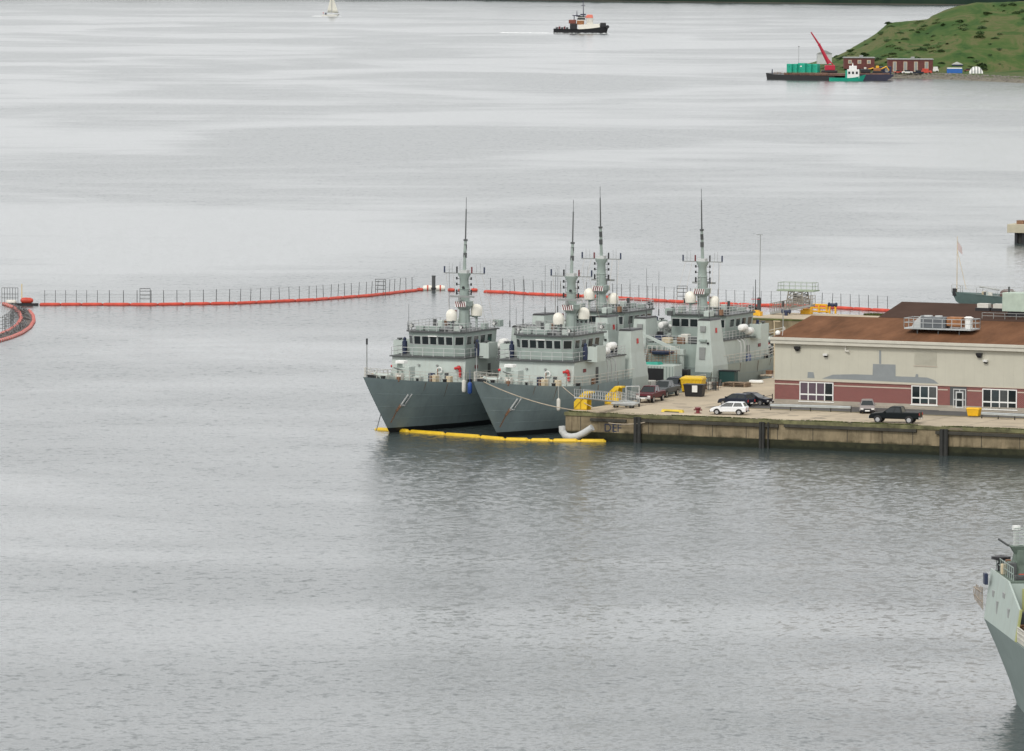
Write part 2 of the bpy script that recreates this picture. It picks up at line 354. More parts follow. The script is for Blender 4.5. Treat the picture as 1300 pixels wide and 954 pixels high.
def make_ship():
    t = thing('patrol_ship', 'x', 'ship')
    hull = hull_mb().build('hull', 'hull_grey', t); merge(hull)
    # anchors, hawse fittings and rust runs on each bow
    for sg in (-1, 1):
        s, z = 6.6, 3.5; hb = halfb(s, z)
        def hp(s, z, out=.12): return Vector((sg * (halfb(s, z) + out), BOW - s, z))
        a = MB(); a.tube([hp(s + .6, z + 1.0), hp(s + .15, z - .2)], .1); a.tube([hp(s + 1.15, z + 1.0), hp(s + .7, z - .1)], .08)
        a.tube([hp(s + .05, z - .3), hp(s + .75, z - .3)], .1)
        a.build('anchor', 'light_grey', hull)
        p = MB(); p.tube([hp(s + .2, z - .2, .03), hp(s - .05, z - .95, .03)], .17); p.tube([hp(s, z - .95, .02), hp(s - .15, z - 2.3, .02)], .07); p.build('rust_stain', 'rust', hull)
    for sg in (-1, 1):
        for zf in (.3, .52, .74):
            pts = []
            for k in range(24):
                s_ = .6 + k * 1.75; z = -.2 + (deckz(s_) + .2) * zf; s2 = max(s_, stem(z) + .15); z = -.2 + (deckz(s2) + .2) * zf
                if s2 < stem(z) + .3 and k > 0 and not pts: continue
                pts.append(Vector((sg * (halfb(s2, z) - .005), BOW - s2, z)))
            pts = [p for i, p in enumerate(pts) if i == 0 or (p - pts[i - 1]).length > .3]
            MB().tube(pts, .03, 4).build('plate_seam', 'hull_grey', hull)
    # deck
    d = MB(); ss = [0.15, 1, 2, 3.5, 5, 7, 9, 11, 13, 15, 17, 19, 25, 31, 36.4, 38.1, 45]
    vs = []
    for s in ss:
        z = deckz(s) - .22; hb = halfb(s, z) - .03; vs += [(-hb, BOW - s, z), (hb, BOW - s, z)]
    d.add(vs, [(2 * i, 2 * i + 1, 2 * i + 3, 2 * i + 2) for i in range(len(ss) - 1)]); d.build('deck', 'deck_grey', t)
    # rails
    for sg in (-1, 1):
        for (a, b) in ((.4, 20), (20, 33), (38.2, 44.8)):
            n = max(2, int((b - a) / 1.6)); pts = [edge(a + (b - a) * i / n) for i in range(n + 1)]
            pts = [(sg * p[0], p[1], p[2]) for p in pts]
            MB().rail(pts, 1.1, 1.4, .038, (1, .66, .33)).build('railing', 'white_dirty', t)
    # superstructure lower block
    y0 = BOW - 17; z0 = 5.13
    lb = MB(); lb.add([(-4.8, y0, z0), (4.8, y0, z0), (4.8, BOW - 32, z0), (-4.8, BOW - 32, z0), (-4.8, y0 - .35, 8.1), (4.8, y0 - .35, 8.1), (4.8, BOW - 32, 8.1), (-4.8, BOW - 32, 8.1)], [(0, 1, 2, 3), (4, 5, 6, 7), (0, 1, 5, 4), (1, 2, 6, 5), (2, 3, 7, 6), (3, 0, 4, 7)])
    dh = lb.build('deckhouse', 'navy_light', t)
    for sg in (-1, 1):
        x = sg * 4.82
        MB().box(min(x, x - sg * .04), max(x, x + sg * .04), BOW - 24.2, BOW - 23.4, 5.3, 7.2).build('door', 'dark_steel', dh)
        MB().box(min(x, x + sg * .05), max(x, x + sg * .05), BOW - 20.6, BOW - 19.8, 6.8, 7.2).build('sign', 'dark_red', dh)
        for xx in (1.2, 4.0): MB().cyl((sg * xx, y0 - .2, 7.2), (sg * xx, y0 + .0, 7.2), .13, n=10).build('porthole', 'steel', dh)
    # bridge deck slab with wings
    bd = MB(); bd.prism([(-4.95, BOW - 16.9), (4.95, BOW - 16.9), (4.95, BOW - 20.5), (6.15, BOW - 20.7), (6.15, BOW - 23), (4.95, BOW - 23.2), (4.95, BOW - 32), (-4.95, BOW - 32), (-4.95, BOW - 23.2), (-6.15, BOW - 23), (-6.15, BOW - 20.7), (-4.95, BOW - 20.5)], 'z', 8.103, 8.24)
    bd.build('bridge_deck', 'dark_steel', t)
    MB().rail([(-4.8, BOW - 20.5, 8.24), (-4.8, BOW - 17.1, 8.24), (4.8, BOW - 17.1, 8.24), (4.8, BOW - 20.5, 8.24)], 1.0, 1.4, .035, (1, .5)).build('railing', 'light_grey', t)
    for sg in (-1, 1):
        wm = MB()
        xa, xb = sorted((sg * 4.75, sg * 6.25)); ya, yb = BOW - 23.1, BOW - 20.6
        wm.box(xa, xb, yb - .06, yb, 8.0, 9.8); wm.box(xa, xb, ya, ya + .06, 8.0, 9.8)
        xo = sg * 6.2; wm.box(min(xo, xo - sg * .06), max(xo, xo - sg * .06), ya + .06, yb - .06, 8.0, 9.8)
        wg = wm.build('bridge_wing', 'navy_light', t)
        pl = MB(); pl.cyl((sg * 5.7, BOW - 21.2, 8.25), (sg * 5.7, BOW - 21.2, 9.9), .1); pl.cyl((sg * 5.7, BOW - 21.2, 9.9), (sg * 5.7, BOW - 21.2, 10.05), .32); pl.build('compass_stand', 'dark_steel', wg)
        cv = MB(); cv.lathe((sg * 4.75, BOW - 20.6, 0), [(.26, 8.25), (.32, 9.0), (.3, 9.7), (.17, 9.8), (.2, 10.05), (.06, 10.2)], 10); cv.build('covered_instrument', 'dark_blue', t, smooth=True)
    # wheelhouse
    yf, yb = BOW - 18.6, BOW - 28.2; W = 3.6
    base = [(-W + 1, yf), (W - 1, yf), (W, yf - 1.0), (W, yb), (-W, yb), (-W, yf - 1.0)]
    top = [(-W + 1, yf + .18), (W - 1, yf + .18), (W + .12, yf - .95), (W + .12, yb), (-W - .12, yb), (-W - .12, yf - .95)]
    wh = MB().loft([[Vector((x, y, 8.24)) for x, y in base], [Vector((x, y, 9.5)) for x, y in base], [Vector((x, y, 10.95)) for x, y in top]]).build('wheelhouse', 'navy_grey', t)
    def panes_along(p0, p1, k, gap=.11, za=9.56, zb=10.5, flat=False):
        p0 = Vector(p0); p1 = Vector(p1); d = (p1 - p0) / k; u = d.normalized(); n = Vector((u.y, -u.x)).to_3d()
        for i in range(k):
            a = p0 + d * i + u * gap; b = p0 + d * (i + 1) - u * gap
            def ring(o, g):
                r_ = []
                for p, z in ((a + u * g, za + g), (b - u * g, za + g), (b - u * g, zb - g), (a + u * g, zb - g)):
                    lean = 0 if flat else .15 * (z - 9.5) / 1.45
                    r_.append(Vector((p.x, p.y, z)) + n * (o + lean))
                return r_
            f_ = MB().loft([ring(-.03, -.05), ring(.03, -.05)]).build('window', 'light_grey', wh)
            MB().loft([ring(.0, .01), ring(.045, .01)]).build('pane', 'dark_glass', f_)
    # normals: u rotated clockwise; front must face +Y -> travel towards -X
    panes_along((W - 1, yf), (-W + 1, yf), 5)
    panes_along((-W + 1, yf), (-W, yf - 1.0), 1, .2); panes_along((W, yf - 1.0), (W - 1, yf), 1, .2)
    panes_along((-W, yf - 1.1), (-W, yb + 1), 4, .35, flat=False); panes_along((W, yb + 1), (W, yf - 1.1), 4, .35, flat=False)
    panes_along((-W, yb), (W, yb), 6, .1, flat=True)
    MB().box(-.6, .6, yf + .2, yf + .34, 10.5, 10.62).build('wiper_hood', 'white', wh)
    # roof
    rf = MB().prism([(-W + .8, yf + .45), (W - .8, yf + .45), (W + .35, yf - .8), (W + .35, yb - .3), (-W - .35, yb - .3), (-W - .35, yf - .8)], 'z', 10.953, 11.12).build('roof', 'dark_steel', t)
    MB().rail([(-W - .2, yb - .1, 11.12), (-W - .2, yf - .8, 11.12), (-W + .9, yf + .3, 11.12), (W - .9, yf + .3, 11.12), (W + .2, yf - .8, 11.12), (W + .2, yb - .1, 11.12), (-W - .2, yb - .1, 11.12)], 1.0, 1.0, .035, (1, .66, .33)).build('railing', 'light_grey', t)
    for x, y, hx, hy, h, mt_ in ((-2.6, yf - 1.2, .4, .3, .6, 'navy_light'), (2.2, yf - 1, .5, .3, .5, 'navy_grey'), (1.0, yf - 2.4, .15, .15, 1.3, 'dark_steel'), (-1.6, yf - 2.0, .12, .12, 1.2, 'dark_steel'), (2.9, 1.0, .3, .2, .5, 'dark_steel'), (-1.0, yf - .7, .5, .1, .35, 'dark_steel'), (3.3, -1.8, .2, .3, .7, 'rust'), (-2.0, -5.4, .3, .3, .6, 'dark_steel'), (.4, yf - .8, .9, .35, .55, 'navy_grey'), (-2.8, -3.5, .5, .5, .8, 'navy_grey'), (2.8, -4.5, .4, .7, .7, 'navy_light'), (1.4, 3.5, .3, .3, 1.0, 'navy_light'), (-3.4, 1.5, .3, .5, .7, 'navy_grey')):
        MB().box(x - hx, x + hx, y - hy, y + hy, 11.12, 11.12 + h).build('roof_locker', mt_, t, bevel=.04)
    for x, y in ((-3.3, yf - .6), (3.2, yf - .7), (0.9, yb + .3), (-3.6, yb + .4)):
        sl = MB(); sl.cyl((x, y, 11.12), (x, y, 11.5), .07); sl.cyl((x, y - .18, 11.68), (x, y + .18, 11.68), .24, n=12); o = sl.build('searchlight', 'dark_steel', t)
        MB().cyl((x, y + .181, 11.68), (x, y + .2, 11.68), .19, n=12).build('lens', 'white', o)
    # funnels at the sides
    for sg in (-1, 1):
        ya, yb2 = -9.4, -6.0
        x = lambda a: sg * a
        def rg(xi, xo, y_a, y_b, z): return [Vector((x(xi), y_a, z)), Vector((x(xo), y_a, z)), Vector((x(xo), y_b, z)), Vector((x(xi), y_b, z))]
        fn = MB().loft([rg(3.3, 5.68, ya - .5, yb2 + 1.1, 3.0), rg(3.3, 5.68, ya - .4, yb2 + .8, 5.4), rg(3.4, 5.25, ya - .1, yb2 + .3, 8.3), rg(3.5, 5.05, ya, yb2, 10.9)]).build('funnel', 'navy_light', t)
        MB().loft([rg(3.45, 5.1, ya - .05, yb2 + .05, 10.903), rg(3.6, 4.95, ya + .1, yb2 - .1, 11.1)]).build('cap', 'black', fn)
        xo = 5.18; lf = MB()
        lf.hexa([(x(xo + .0), -7.95, 9.35), (x(xo + .05), -7.95, 9.35), (x(xo + .05), -7.45, 9.35), (x(xo), -7.45, 9.35), (x(xo - .03), -7.9, 9.95), (x(xo + .03), -7.9, 9.95), (x(xo + .03), -7.5, 9.95), (x(xo - .03), -7.5, 9.95)])
        lf.build('badge', 'red', fn)
        for zc, hh, ww in ((9.9, .35, .34), (6.9, .75, .38)):
            MB().box(min(x(4.2 - ww), x(4.2 + ww)), max(x(4.2 - ww), x(4.2 + ww)), ya - .26 - (9.9 - zc) * .045, ya + .1, zc - hh, zc + hh).build('louvre', 'steel', fn)
        MB().box(min(x(3.8), x(4.7)), max(x(3.8), x(4.7)), ya - .45, ya, 8.35, 8.6).build('shelf', 'navy_grey', fn)
        MB().cyl((x(4.9), ya - .3, 8.15), (x(4.9), ya - .05, 8.15), .14).build('floodlight', 'black', fn)
    # mast
    mc = MB().lathe((0, 0, 0), [(.74, 11.0), (.64, 12.4), (.58, 13.4), (.58, 15.6), (.63, 15.65), (.63, 15.75), (.56, 15.8), (.5, 16.9), (.78, 17.45), (.78, 17.6)], 14).build('mast', 'navy_grey', t, smooth=True)
    pf = MB().lathe((0, 0, 0), [(.6, 13.2), (1.0, 13.7), (1.05, 14.25), (.65, 14.3)], 12).build('platform', 'navy_grey', mc)
    for fy, yy in ((1, 1.07), (-1, -1.07)):   # red and white warning board
        MB().box(-.72, .72, yy - .03, yy + .03, 13.6, 14.25).build('warning_board', 'white', mc)
        for k in range(5):
            x0 = -.7 + k * .275
            y_ = yy + .036 * fy
            MB().add([(x0, y_, 13.61), (x0 + .15, y_, 13.61), (x0 + .31, y_, 14.24), (x0 + .16, y_, 14.24)], [(0, 1, 2, 3)]).build('stripe', 'dark_red', mc)
    MB().box(-2.7, 2.7, -.04, .04, 17.5, 17.62).build('yardarm', 'steel', mc)
    for xx, mt_ in ((-2.62, 'dark_blue'), (-.98, 'dark_red'), (.98, 'black'), (2.62, 'dark_blue')):
        MB().cyl((xx, 0, 17.62), (xx, 0, 18.35), .1, n=8).build('antenna_pod', mt_, mc)
    for xx in (-2.1, -1.6, 1.6, 2.0): MB().cyl((xx, 0, 17.62), (xx, 0, 18.4 + abs(xx) * .2), .02, n=4).build('whip_aerial', 'steel', mc)
    MB().box(-.5, .5, -.4, .4, 17.6, 17.95).build('sensor_box', 'light_grey', mc)
    tp = MB(); tp.cyl((0, 0, 17.6), (0, -.15, 20.1), .22, .16); tp.cyl((0, -.15, 20.1), (0, -.3, 21.4), .2, .16); tp.build('topmast', 'navy_grey', mc)
    tp = MB(); tp.cyl((0, -.17, 19.4), (0, -.2, 20.0), .23); tp.cyl((0, -.2, 20.3), (0, -.28, 21.0), .2); tp.cyl((0, -.3, 21.4), (0, -.32, 21.6), .26); tp.cyl((0, -.3, 21.6), (0, -.46, 25.2), .09, .07); tp.cyl((0, -.46, 25.2), (0, -.5, 26.6), .03)
    tp.build('aerial', 'dark_steel', mc)
    for sg in (-1, 1):
        for z in (16.9, 16.2, 15.4, 15.1):
            MB().cyl((sg * .55, .1, z), (sg * 1.0, .1, z), .03).cyl((sg * .95, .1, z - .1), (sg * .95, .1, z + .22), .1).build('signal_lamp', 'black', mc)
    MB().cyl((-.2, .62, 15.9), (-.2, .8, 15.9), .16, n=8).build('camera_pod', 'black', mc)
    rb = MB(); rb.box(-.12, .12, -.1, .1, 14.3, 14.7); rb.cyl((0, 1.3, 14.3), (0, 1.3, 14.75), .18); rb.box(-1.9, 1.2, 1.2, 1.42, 14.75, 14.98); rb.cyl((0, .6, 14.28), (0, 1.4, 14.28), .1); rb.build('radar', 'steel', mc)
    lad = MB()
    for z in range(12): lad.cyl((-.35, -.75, 11.4 + z * .4), (.0, -.75, 11.4 + z * .4), .03, n=4)
    lad.tube([(-.35, -.78, 11.2), (-.35, -.72, 16)], .03); lad.tube([(0, -.78, 11.2), (0, -.72, 16)], .03); lad.build('ladder', 'light_grey', mc)
    MB().cyl((.75, .8, 12.4), (.75, .8, 13.2), .13).build('lamp', 'dark_red', mc)
    hy = MB()
    for xx in (-2.3, -1.4, 1.5, 2.4): hy.tube([(xx, 0, 17.5), (xx * 1.25, -2.5, 11.3)], .012, 4)
    hy.build('halyard', 'rope', mc)
    # radomes
    for x, y, zc, r in ((1.15, 1.1, 12.6, .68), (-1.25, -.8, 13.2, .7)):
        pd = MB(); pd.cyl((x, y, 11.1), (x, y, zc - .75), .14); pd.cyl((x, y, zc - .8), (x, y, zc - .68), .5)
        if zc > 13: pd.cyl((x, y, 12.3), (x * .3, y * .3, 12.6), .1)
        p_ = pd.build('radome_stand', 'navy_grey', t)
        MB().lathe((x, y, 0), [(.02, zc - .7), (r * .92, zc - .68), (r, zc - .2), (r * .97, zc + .15), (r * .83, zc + .43), (r * .55, zc + .62), (r * .2, zc + .7), (.01, zc + .71)], 20).build('radome', 'radome_white', t, smooth=True)
    # tall whip aerials
    for x, y, z0_, z1_ in ((-3.9, -4.5, 11, 16.5), (3.9, -4.0, 11, 17.8), (-3.8, yf - .9, 11, 13.4), (3.5, yf - .5, 11, 14.2), (1.9, -5.5, 11, 15.5), (-4.2, -7.6, 11, 17), (4.2, -7.6, 11, 18.5)):
        MB().cyl((x, y, z0_), (x, y, z0_ + .8), .07).cyl((x, y, z0_ + .8), (x, y, z1_), .03, .02, n=5).build('whip_aerial', 'dark_steel', t)
    # liferaft canisters and their racks
    for sg in (-1, 1):
        for y, z in ((2.2, 9.05), (.3, 9.55)):
            x = sg * 5.35
            MB().lathe((x, y, z), [(.05, -.95), (.34, -.85), (.42, -.7), (.42, -.05), (.45, 0), (.42, .05), (.42, .7), (.34, .85), (.05, .95)], 14, 'y').build('liferaft_canister', 'white', t, smooth=True)
            MB().tube([(sg * 4.85, y, z - .5), (sg * 5.7, y, z - .5), (sg * 5.8, y, z - .1)], .05).build('raft_rack', 'light_grey', t)
        for k in range(3):
            y = 1.6 - k * 1.1; hp_ = [(sg * (5.5 - .0), y, 5.3), (sg * 5.5, y, 7.3), (sg * 5.4, y, 7.8), (sg * 5.1, y, 8.05), (sg * 4.85, y, 8.1)]
            MB().tube(hp_, .07).build('davit_hoop', 'light_grey', t)
    # foredeck gun
    gy = BOW - 10.5; gz = deckz(10.5) - .2
    gb = MB().lathe((0, gy, 0), [(1.25, gz), (1.2, gz + .6), (.9, gz + .7)], 14).build('gun_mount', 'navy_grey', t)
    g2 = MB(); g2.box(-1.1, -.5, gy - .9, gy + .7, gz + .7, gz + 1.9); g2.box(.5, 1.15, gy - .9, gy + .7, gz + .7, gz + 2.2); g2.box(-.5, .5, gy - 1.1, gy + .3, gz + .9, gz + 1.7); g2.build('gun_shield', 'navy_light', gb, bevel=.06)
    MB().box(-.3, .8, gy - .6, gy + .5, gz + 2.2, gz + 2.55).build('gun_cover', 'white', gb, bevel=.05)
    MB().cyl((0, gy + .3, gz + 1.4), (0, gy + 2.6, gz + 1.9), .11, .07).build('gun_barrel', 'steel', gb)
    # deck gear
    random.seed(3)
    for k, (s, x, hx, hy, h, mt_) in enumerate(((2.6, .3, .25, .5, .7, 'black'), (4.2, -.7, .5, .4, .75, 'navy_light'), (4.3, .9, .45, .4, .7, 'dark_steel'), (6, 0, .7, .5, .6, 'dark_steel'), (6.3, 1.6, .35, .5, .9, 'cream'), (7.6, -2.1, .3, .4, .8, 'navy_light'), (8.2, 2.6, .4, .6, .8, 'dark_steel'), (9.3, 2.7, .3, .9, .8, 'dark_steel'), (9.3, -2.6, .35, .6, .8, 'navy_light'), (12.4, -3.2, .3, .5, 1.0, 'cream'), (12.8, 3.3, .3, .8, .9, 'dark_steel'), (14.8, -3.9, .3, .4, .9, 'cream'), (11.3, 1.2, .25, .3, 1.0, 'dark_steel'), (13.6, .6, .3, .2, .7, 'rust'), (8.9, .9, .2, .2, .6, 'white_dirty'), (5.4, -1.9, .15, .3, .6, 'rust'), (15.9, -3.0, .2, .2, 1.3, 'dark_steel'), (10.8, -3.4, .15, .15, .9, 'rust'), (7.4, .7, .2, .25, .7, 'black'), (15, 1.9, .5, .4, 1.2, 'navy_light'), (14.2, -1.9, .35, .3, 1.2, 'dark_blue'))):
        z = deckz(s) - .22
        MB().box(x - hx, x + hx, BOW - s - hy, BOW - s + hy, z, z + h).build('deck_locker', mt_, t, bevel=.08)
    for sx in (-1, 1):
        for s in (3.4, 8.8, 13.3, 18.2, 39.5, 43):
            hb = halfb(s, deckz(s)) - .55; z = deckz(s) - .22; y = BOW - s; b_ = MB()
            for dy in (-.28, .28): b_.cyl((sx * hb, y + dy, z), (sx * hb, y + dy, z + .5), .12).cyl((sx * hb, y + dy, z + .5), (sx * hb, y + dy, z + .56), .17)
            b_.build('mooring_bollard', 'black', t)
    wl = MB(); z = deckz(5.2); wl.cyl((-.9, BOW - 5.2, z + .35), (.9, BOW - 5.2, z + .35), .33); wl.cyl((-1.1, BOW - 5.2, z + .35), (-.9, BOW - 5.2, z + .35), .45); wl.cyl((.9, BOW - 5.2, z + .35), (1.1, BOW - 5.2, z + .35), .45); wl.build('windlass', 'navy_light', t)
    for (s, x) in ((7.1, -1.2), (11.8, 2.4), (12.9, -3.1)):
        z = deckz(s) + .35; MB().lathe((x, BOW - s, z), [(.5, -.35), (.5, -.3), (.28, -.28), (.28, .28), (.5, .3), (.5, .35)], 14, 'x').build('hose_reel', 'white_dirty', t)
    for sg, mt_ in ((-1, 'red'), (1, 'red')):   # red covered hose on the deckhouse front corners
        x = sg * 4.15; yy = y0 + .05
        hm = MB(); hm.tube([(x + .55, yy + .1, 6.95), (x + .1, yy + .1, 7.05), (x - .15, yy + .1, 6.8), (x - .15, yy + .1, 5.95)], .16, 8); hm.ball((x, yy + .1, 7.05), .26); hm.build('fire_hose', mt_, t, smooth=True)
    for x in (1.9,):
        tr = MB()
        for k in range(14):
            a0, a1 = 2 * math.pi * k / 14, 2 * math.pi * (k + 1) / 14
            tr.cyl((x - 3.5 + .32 * math.cos(a0), y0 + .1, 6.7 + .32 * math.sin(a0)), (x - 3.5 + .32 * math.cos(a1), y0 + .1, 6.7 + .32 * math.sin(a1)), .08)
        tr.build('lifebuoy', 'white', t)
        MB().cyl((x - 3.6, y0 + .8, 5.3), (x - 3.6, y0 + .8, 6.9), .07).build('davit_post', 'rust', t)
    js = MB(); js.cyl((0, BOW - .9, 6.6), (0, BOW - .9, 10.65), .08, .06, n=6); js.build('jackstaff', 'steel', t)
    MB().cyl((0, BOW - .9, 10.6), (0, BOW - .9, 11.3), .11).build('masthead_lamp', 'black', t)
    # aft end: deck house, stairs, crane, container, rails, tarpaulins
    ab = MB().box(-3.3, 3.3, BOW - 36.3, BOW - 32.003, 5.13, 7.9).build('aft_house', 'navy_grey', t)
    MB().box(-3.0, -1.9, BOW - 36.36, BOW - 36.3, 5.3, 7.3).build('doorway', 'black', ab)
    MB().rail([(-3.3, BOW - 32.2, 7.9), (-3.3, BOW - 36.2, 7.9), (3.3, BOW - 36.2, 7.9), (3.3, BOW - 32.2, 7.9)], 1.0, 1.0, .03, (1, .66, .33)).build('railing', 'light_grey', t)
    for k, (x, y, hx, hy, h, mt_) in enumerate(((-2.6, BOW - 34, .5, .7, .9, 'dark_blue'), (-1.2, BOW - 35, .6, .5, .7, 'cream'), (2.2, BOW - 34.5, .6, .6, .8, 'dark_steel'), (.6, BOW - 33.5, .5, .5, 1.1, 'white_dirty'))):
        MB().box(x - hx, x + hx, y - hy, y + hy, 7.9, 7.9 + h).build('deck_locker', mt_, t, bevel=.1)
    cr_ = MB(); cr_.cyl((1.8, BOW - 37.5, 3.2), (1.8, BOW - 37.5, 7.0), .32); cr_.box(1.4, 2.2, BOW - 37.9, BOW - 37.1, 6.7, 7.4); cb = cr_.build('crane_post', 'navy_light', t)
    MB().hexa([(2.0, BOW - 37.35, 6.6), (2.0, BOW - 37.65, 6.6), (-3.0, BOW - 38.45, 9.0), (-3.0, BOW - 38.15, 9.0), (2.0, BOW - 37.35, 7.2), (2.0, BOW - 37.65, 7.2), (-3.0, BOW - 38.45, 9.25), (-3.0, BOW - 38.15, 9.25)]).build('crane_jib', 'navy_light', t)
    st = MB()
    for k in range(8): st.box(-4.6, -3.5, BOW - 37.2 - k * .28, BOW - 36.95 - k * .28, 7.7 - k * .5, 7.78 - k * .5)
    st.tube([(-4.65, BOW - 36.9, 7.9), (-4.65, BOW - 39.4, 3.5)], .06); st.tube([(-3.45, BOW - 36.9, 7.9), (-3.45, BOW - 39.4, 3.5)], .06); st.tube([(-3.45, BOW - 36.9, 8.8), (-3.45, BOW - 39.4, 4.4)], .03)
    st.build('ladder', 'light_grey', t)
    cg = MB(); cg.box(-2.2, 3.4, BOW - 43.4, BOW - 41.0, 3.2, 5.8); cn_ = cg.build('stores_container', 'navy_light', t, bevel=.05)
    rb_ = MB()
    for k in range(14): rb_.box(-2.1 + k * .4, -1.95 + k * .4, BOW - 43.45, BOW - 43.4, 3.35, 5.65)
    rb_.build('rib', 'navy_grey', cn_)
    MB().box(-.1, 2.0, BOW - 43.47, BOW - 43.452, 3.4, 5.4).build('opening', 'black', cn_)
    MB().hexa([(-2, BOW - 43.2, 5.8), (1.2, BOW - 43.2, 5.8), (1.2, BOW - 41.6, 5.8), (-2, BOW - 41.6, 5.8), (-1.8, BOW - 43, 6.0), (1, BOW - 43, 6.15), (1, BOW - 41.8, 6.1), (-1.8, BOW - 41.8, 6.0)]).build('tarpaulin', mat('teal_tarp', (.02, .3, .22), .6), t)
    cag = MB().rail([(-1.9, BOW - 40.4, 5.9), (2.4, BOW - 40.4, 5.9)], 1.5, .5, .03, (1, .8, .6, .4, .2)).build('net_rack', 'rust', t)
    MB().box(-1.6, 2.1, BOW - 40.2, BOW - 38.9, 3.2, 6.9).build('winch_house', 'navy_grey', t, bevel=.1)
    MB().lathe((0.2, BOW - 39.6, 0), [(1.3, 6.9), (1.5, 7.2), (.6, 7.35)], 12).build('boat_cover', 'dark_blue', t)
    for k, (x, y, z, hx, hy, h, mt_) in enumerate(((-3.6, BOW - 38.6, 3.2, .5, .5, 1.6, 'dark_steel'), (2.9, BOW - 39.3, 3.2, .7, .5, 1.9, 'black'), (4.3, BOW - 40, 3.2, .4, .8, 1.0, 'blue'), (-3.4, BOW - 42, 3.2, .7, .8, 1.2, 'white_dirty'), (-4.3, BOW - 43.8, 3.2, .3, .5, .9, 'red'), (3.9, BOW - 44.2, 3.2, .4, .3, .8, 'rust'), (4.9, 3.2, 5.2, .15, .5, .9, 'blue'), (-4.9, 4.4, 5.2, .15, .4, .8, 'rust'), (-3.0, BOW - 33, 7.9, .3, .3, 1.3, 'black'), (.9, BOW - 35.6, 7.9, .5, .2, .8, 'rust'), (-.3, BOW - 32.8, 7.9, .3, .3, .9, 'navy_light'))):
        MB().box(x - hx, x + hx, y - hy, y + hy, z, z + h).build('deck_locker', mt_, t, bevel=.07)
    nr = MB()
    for k in range(5): nr.tube([(-3.2 + k * .7, BOW - 38.2, 3.3), (-3.2 + k * .7, BOW - 36.5, 7.6)], .05)
    nr.build('davit_frame', 'light_grey', t)
    MB().rail([(-1.6, BOW - 40.2, 6.9), (2.1, BOW - 40.2, 6.9), (2.1, BOW - 38.9, 6.9)], 1.0, .6, .035, (1, .5)).build('railing', 'white_dirty', t)
    MB().rail([(-4.8, BOW - 23.4, 8.24), (-4.8, BOW - 31.8, 8.24)], 1.0, 1.1, .035, (1, .66, .33)).build('railing', 'light_grey', t)
    MB().rail([(4.8, BOW - 23.4, 8.24), (4.8, BOW - 31.8, 8.24)], 1.0, 1.1, .035, (1, .66, .33)).build('railing', 'light_grey', t)
    for sg in (-1, 1):   # rust runs below the scuppers
        for s_, ln in ((9.5, 1.0), (13.2, 1.6), (17.8, .9), (22.4, 1.4), (28.1, 1.1), (33.0, 1.5)):
            z1 = deckz(s_) - .12; m_ = MB()
            m_.hexa([Vector((sg * (halfb(s_, z1 - ln) - .02), BOW - s_ - .02, z1 - ln)), Vector((sg * (halfb(s_, z1 - ln) - .02), BOW - s_ + .02, z1 - ln)), Vector((sg * (halfb(s_, z1 - ln) + .012), BOW - s_ + .02, z1 - ln)), Vector((sg * (halfb(s_, z1 - ln) + .012), BOW - s_ - .02, z1 - ln)),
                     Vector((sg * (halfb(s_, z1) - .02), BOW - s_ - .12, z1)), Vector((sg * (halfb(s_, z1) - .02), BOW - s_ + .12, z1)), Vector((sg * (halfb(s_, z1) + .012), BOW - s_ + .12, z1)), Vector((sg * (halfb(s_, z1) + .012), BOW - s_ - .12, z1))])
            m_.build('rust_stain', mat('rust_run', (.19, .16, .13), .8, var=.3, scale=3), hull)
    return t

ship2 = make_ship()
def place_ship(o, P, heading, label, grp=None):
    o.location = (P.x, P.y, 0); o.rotation_euler = (0, 0, heading); o['label'] = label; o['category'] = 'ship'; o['group'] = 'grey patrol ships rafted in pairs beside the pier'
stem2 = at(633, 555); fwd = -ALONG
tip2 = stem2 + fwd * 6.9; mast2 = tip2 - fwd * BOW
place_ship(ship2, mast2, math.pi - A, 'grey patrol ship moored bow-on right at the corner of the concrete pier')
ship1 = copy_tree(ship2); place_ship(ship1, mast2 - RIGHT * 14.0, math.pi - A, 'grey patrol ship, bow at the left end of the yellow boom, farthest from the pier')
mast4 = mast2 + ALONG * 37.8 + RIGHT * .6
ship4 = copy_tree(ship2); place_ship(ship4, mast4, -A, 'grey patrol ship pointing away, alongside the pier behind the yellow and black skips')
ship3 = copy_tree(ship2); place_ship(ship3, mast4 - RIGHT * 13.7, -A, 'grey patrol ship pointing away, its mast second from the right of the four')

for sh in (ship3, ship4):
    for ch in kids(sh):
        if ch.name.startswith('hull'): ch.material_slots[0].link = 'OBJECT'; ch.material_slots[0].material = M['hull_pale']
def proj(P):
    d = Vector(P) - CAM; k = d.dot(fw); return (650 + F * d.dot(rt) / k, 477 - F * d.dot(up) / k)
print('mast px', [tuple(round(v) for v in proj((o.location.x, o.location.y, 17.6))) for o in (ship1, ship2, ship3, ship4)])

# ------------------------------------------------------------------ main pier
ZP = 3.2; RZ = -A
P0 = at(718, 523, ZP); P0.z = 0
def onp(px, py, dz=0.0): return at(px, py, ZP + dz)
pier = thing('concrete_pier', 'long stained concrete pier with mossy edge and dark timber piles along its front', 'pier', P0, RZ)
PW = 130; PD = 150
MB().box(0, PW, 0, PD, -3, ZP - .42).build('pier_wall', 'pier_wall', pier)
MB().box(-.12, PW, -.14, PD, ZP - .417, ZP - .004).build('edge_beam', mat('edge_concrete', (.14, .135, .065), .95, var=.6, scale=.9, streak=.8, streakcol=(.06, .06, .04)), pier, bevel=.03)
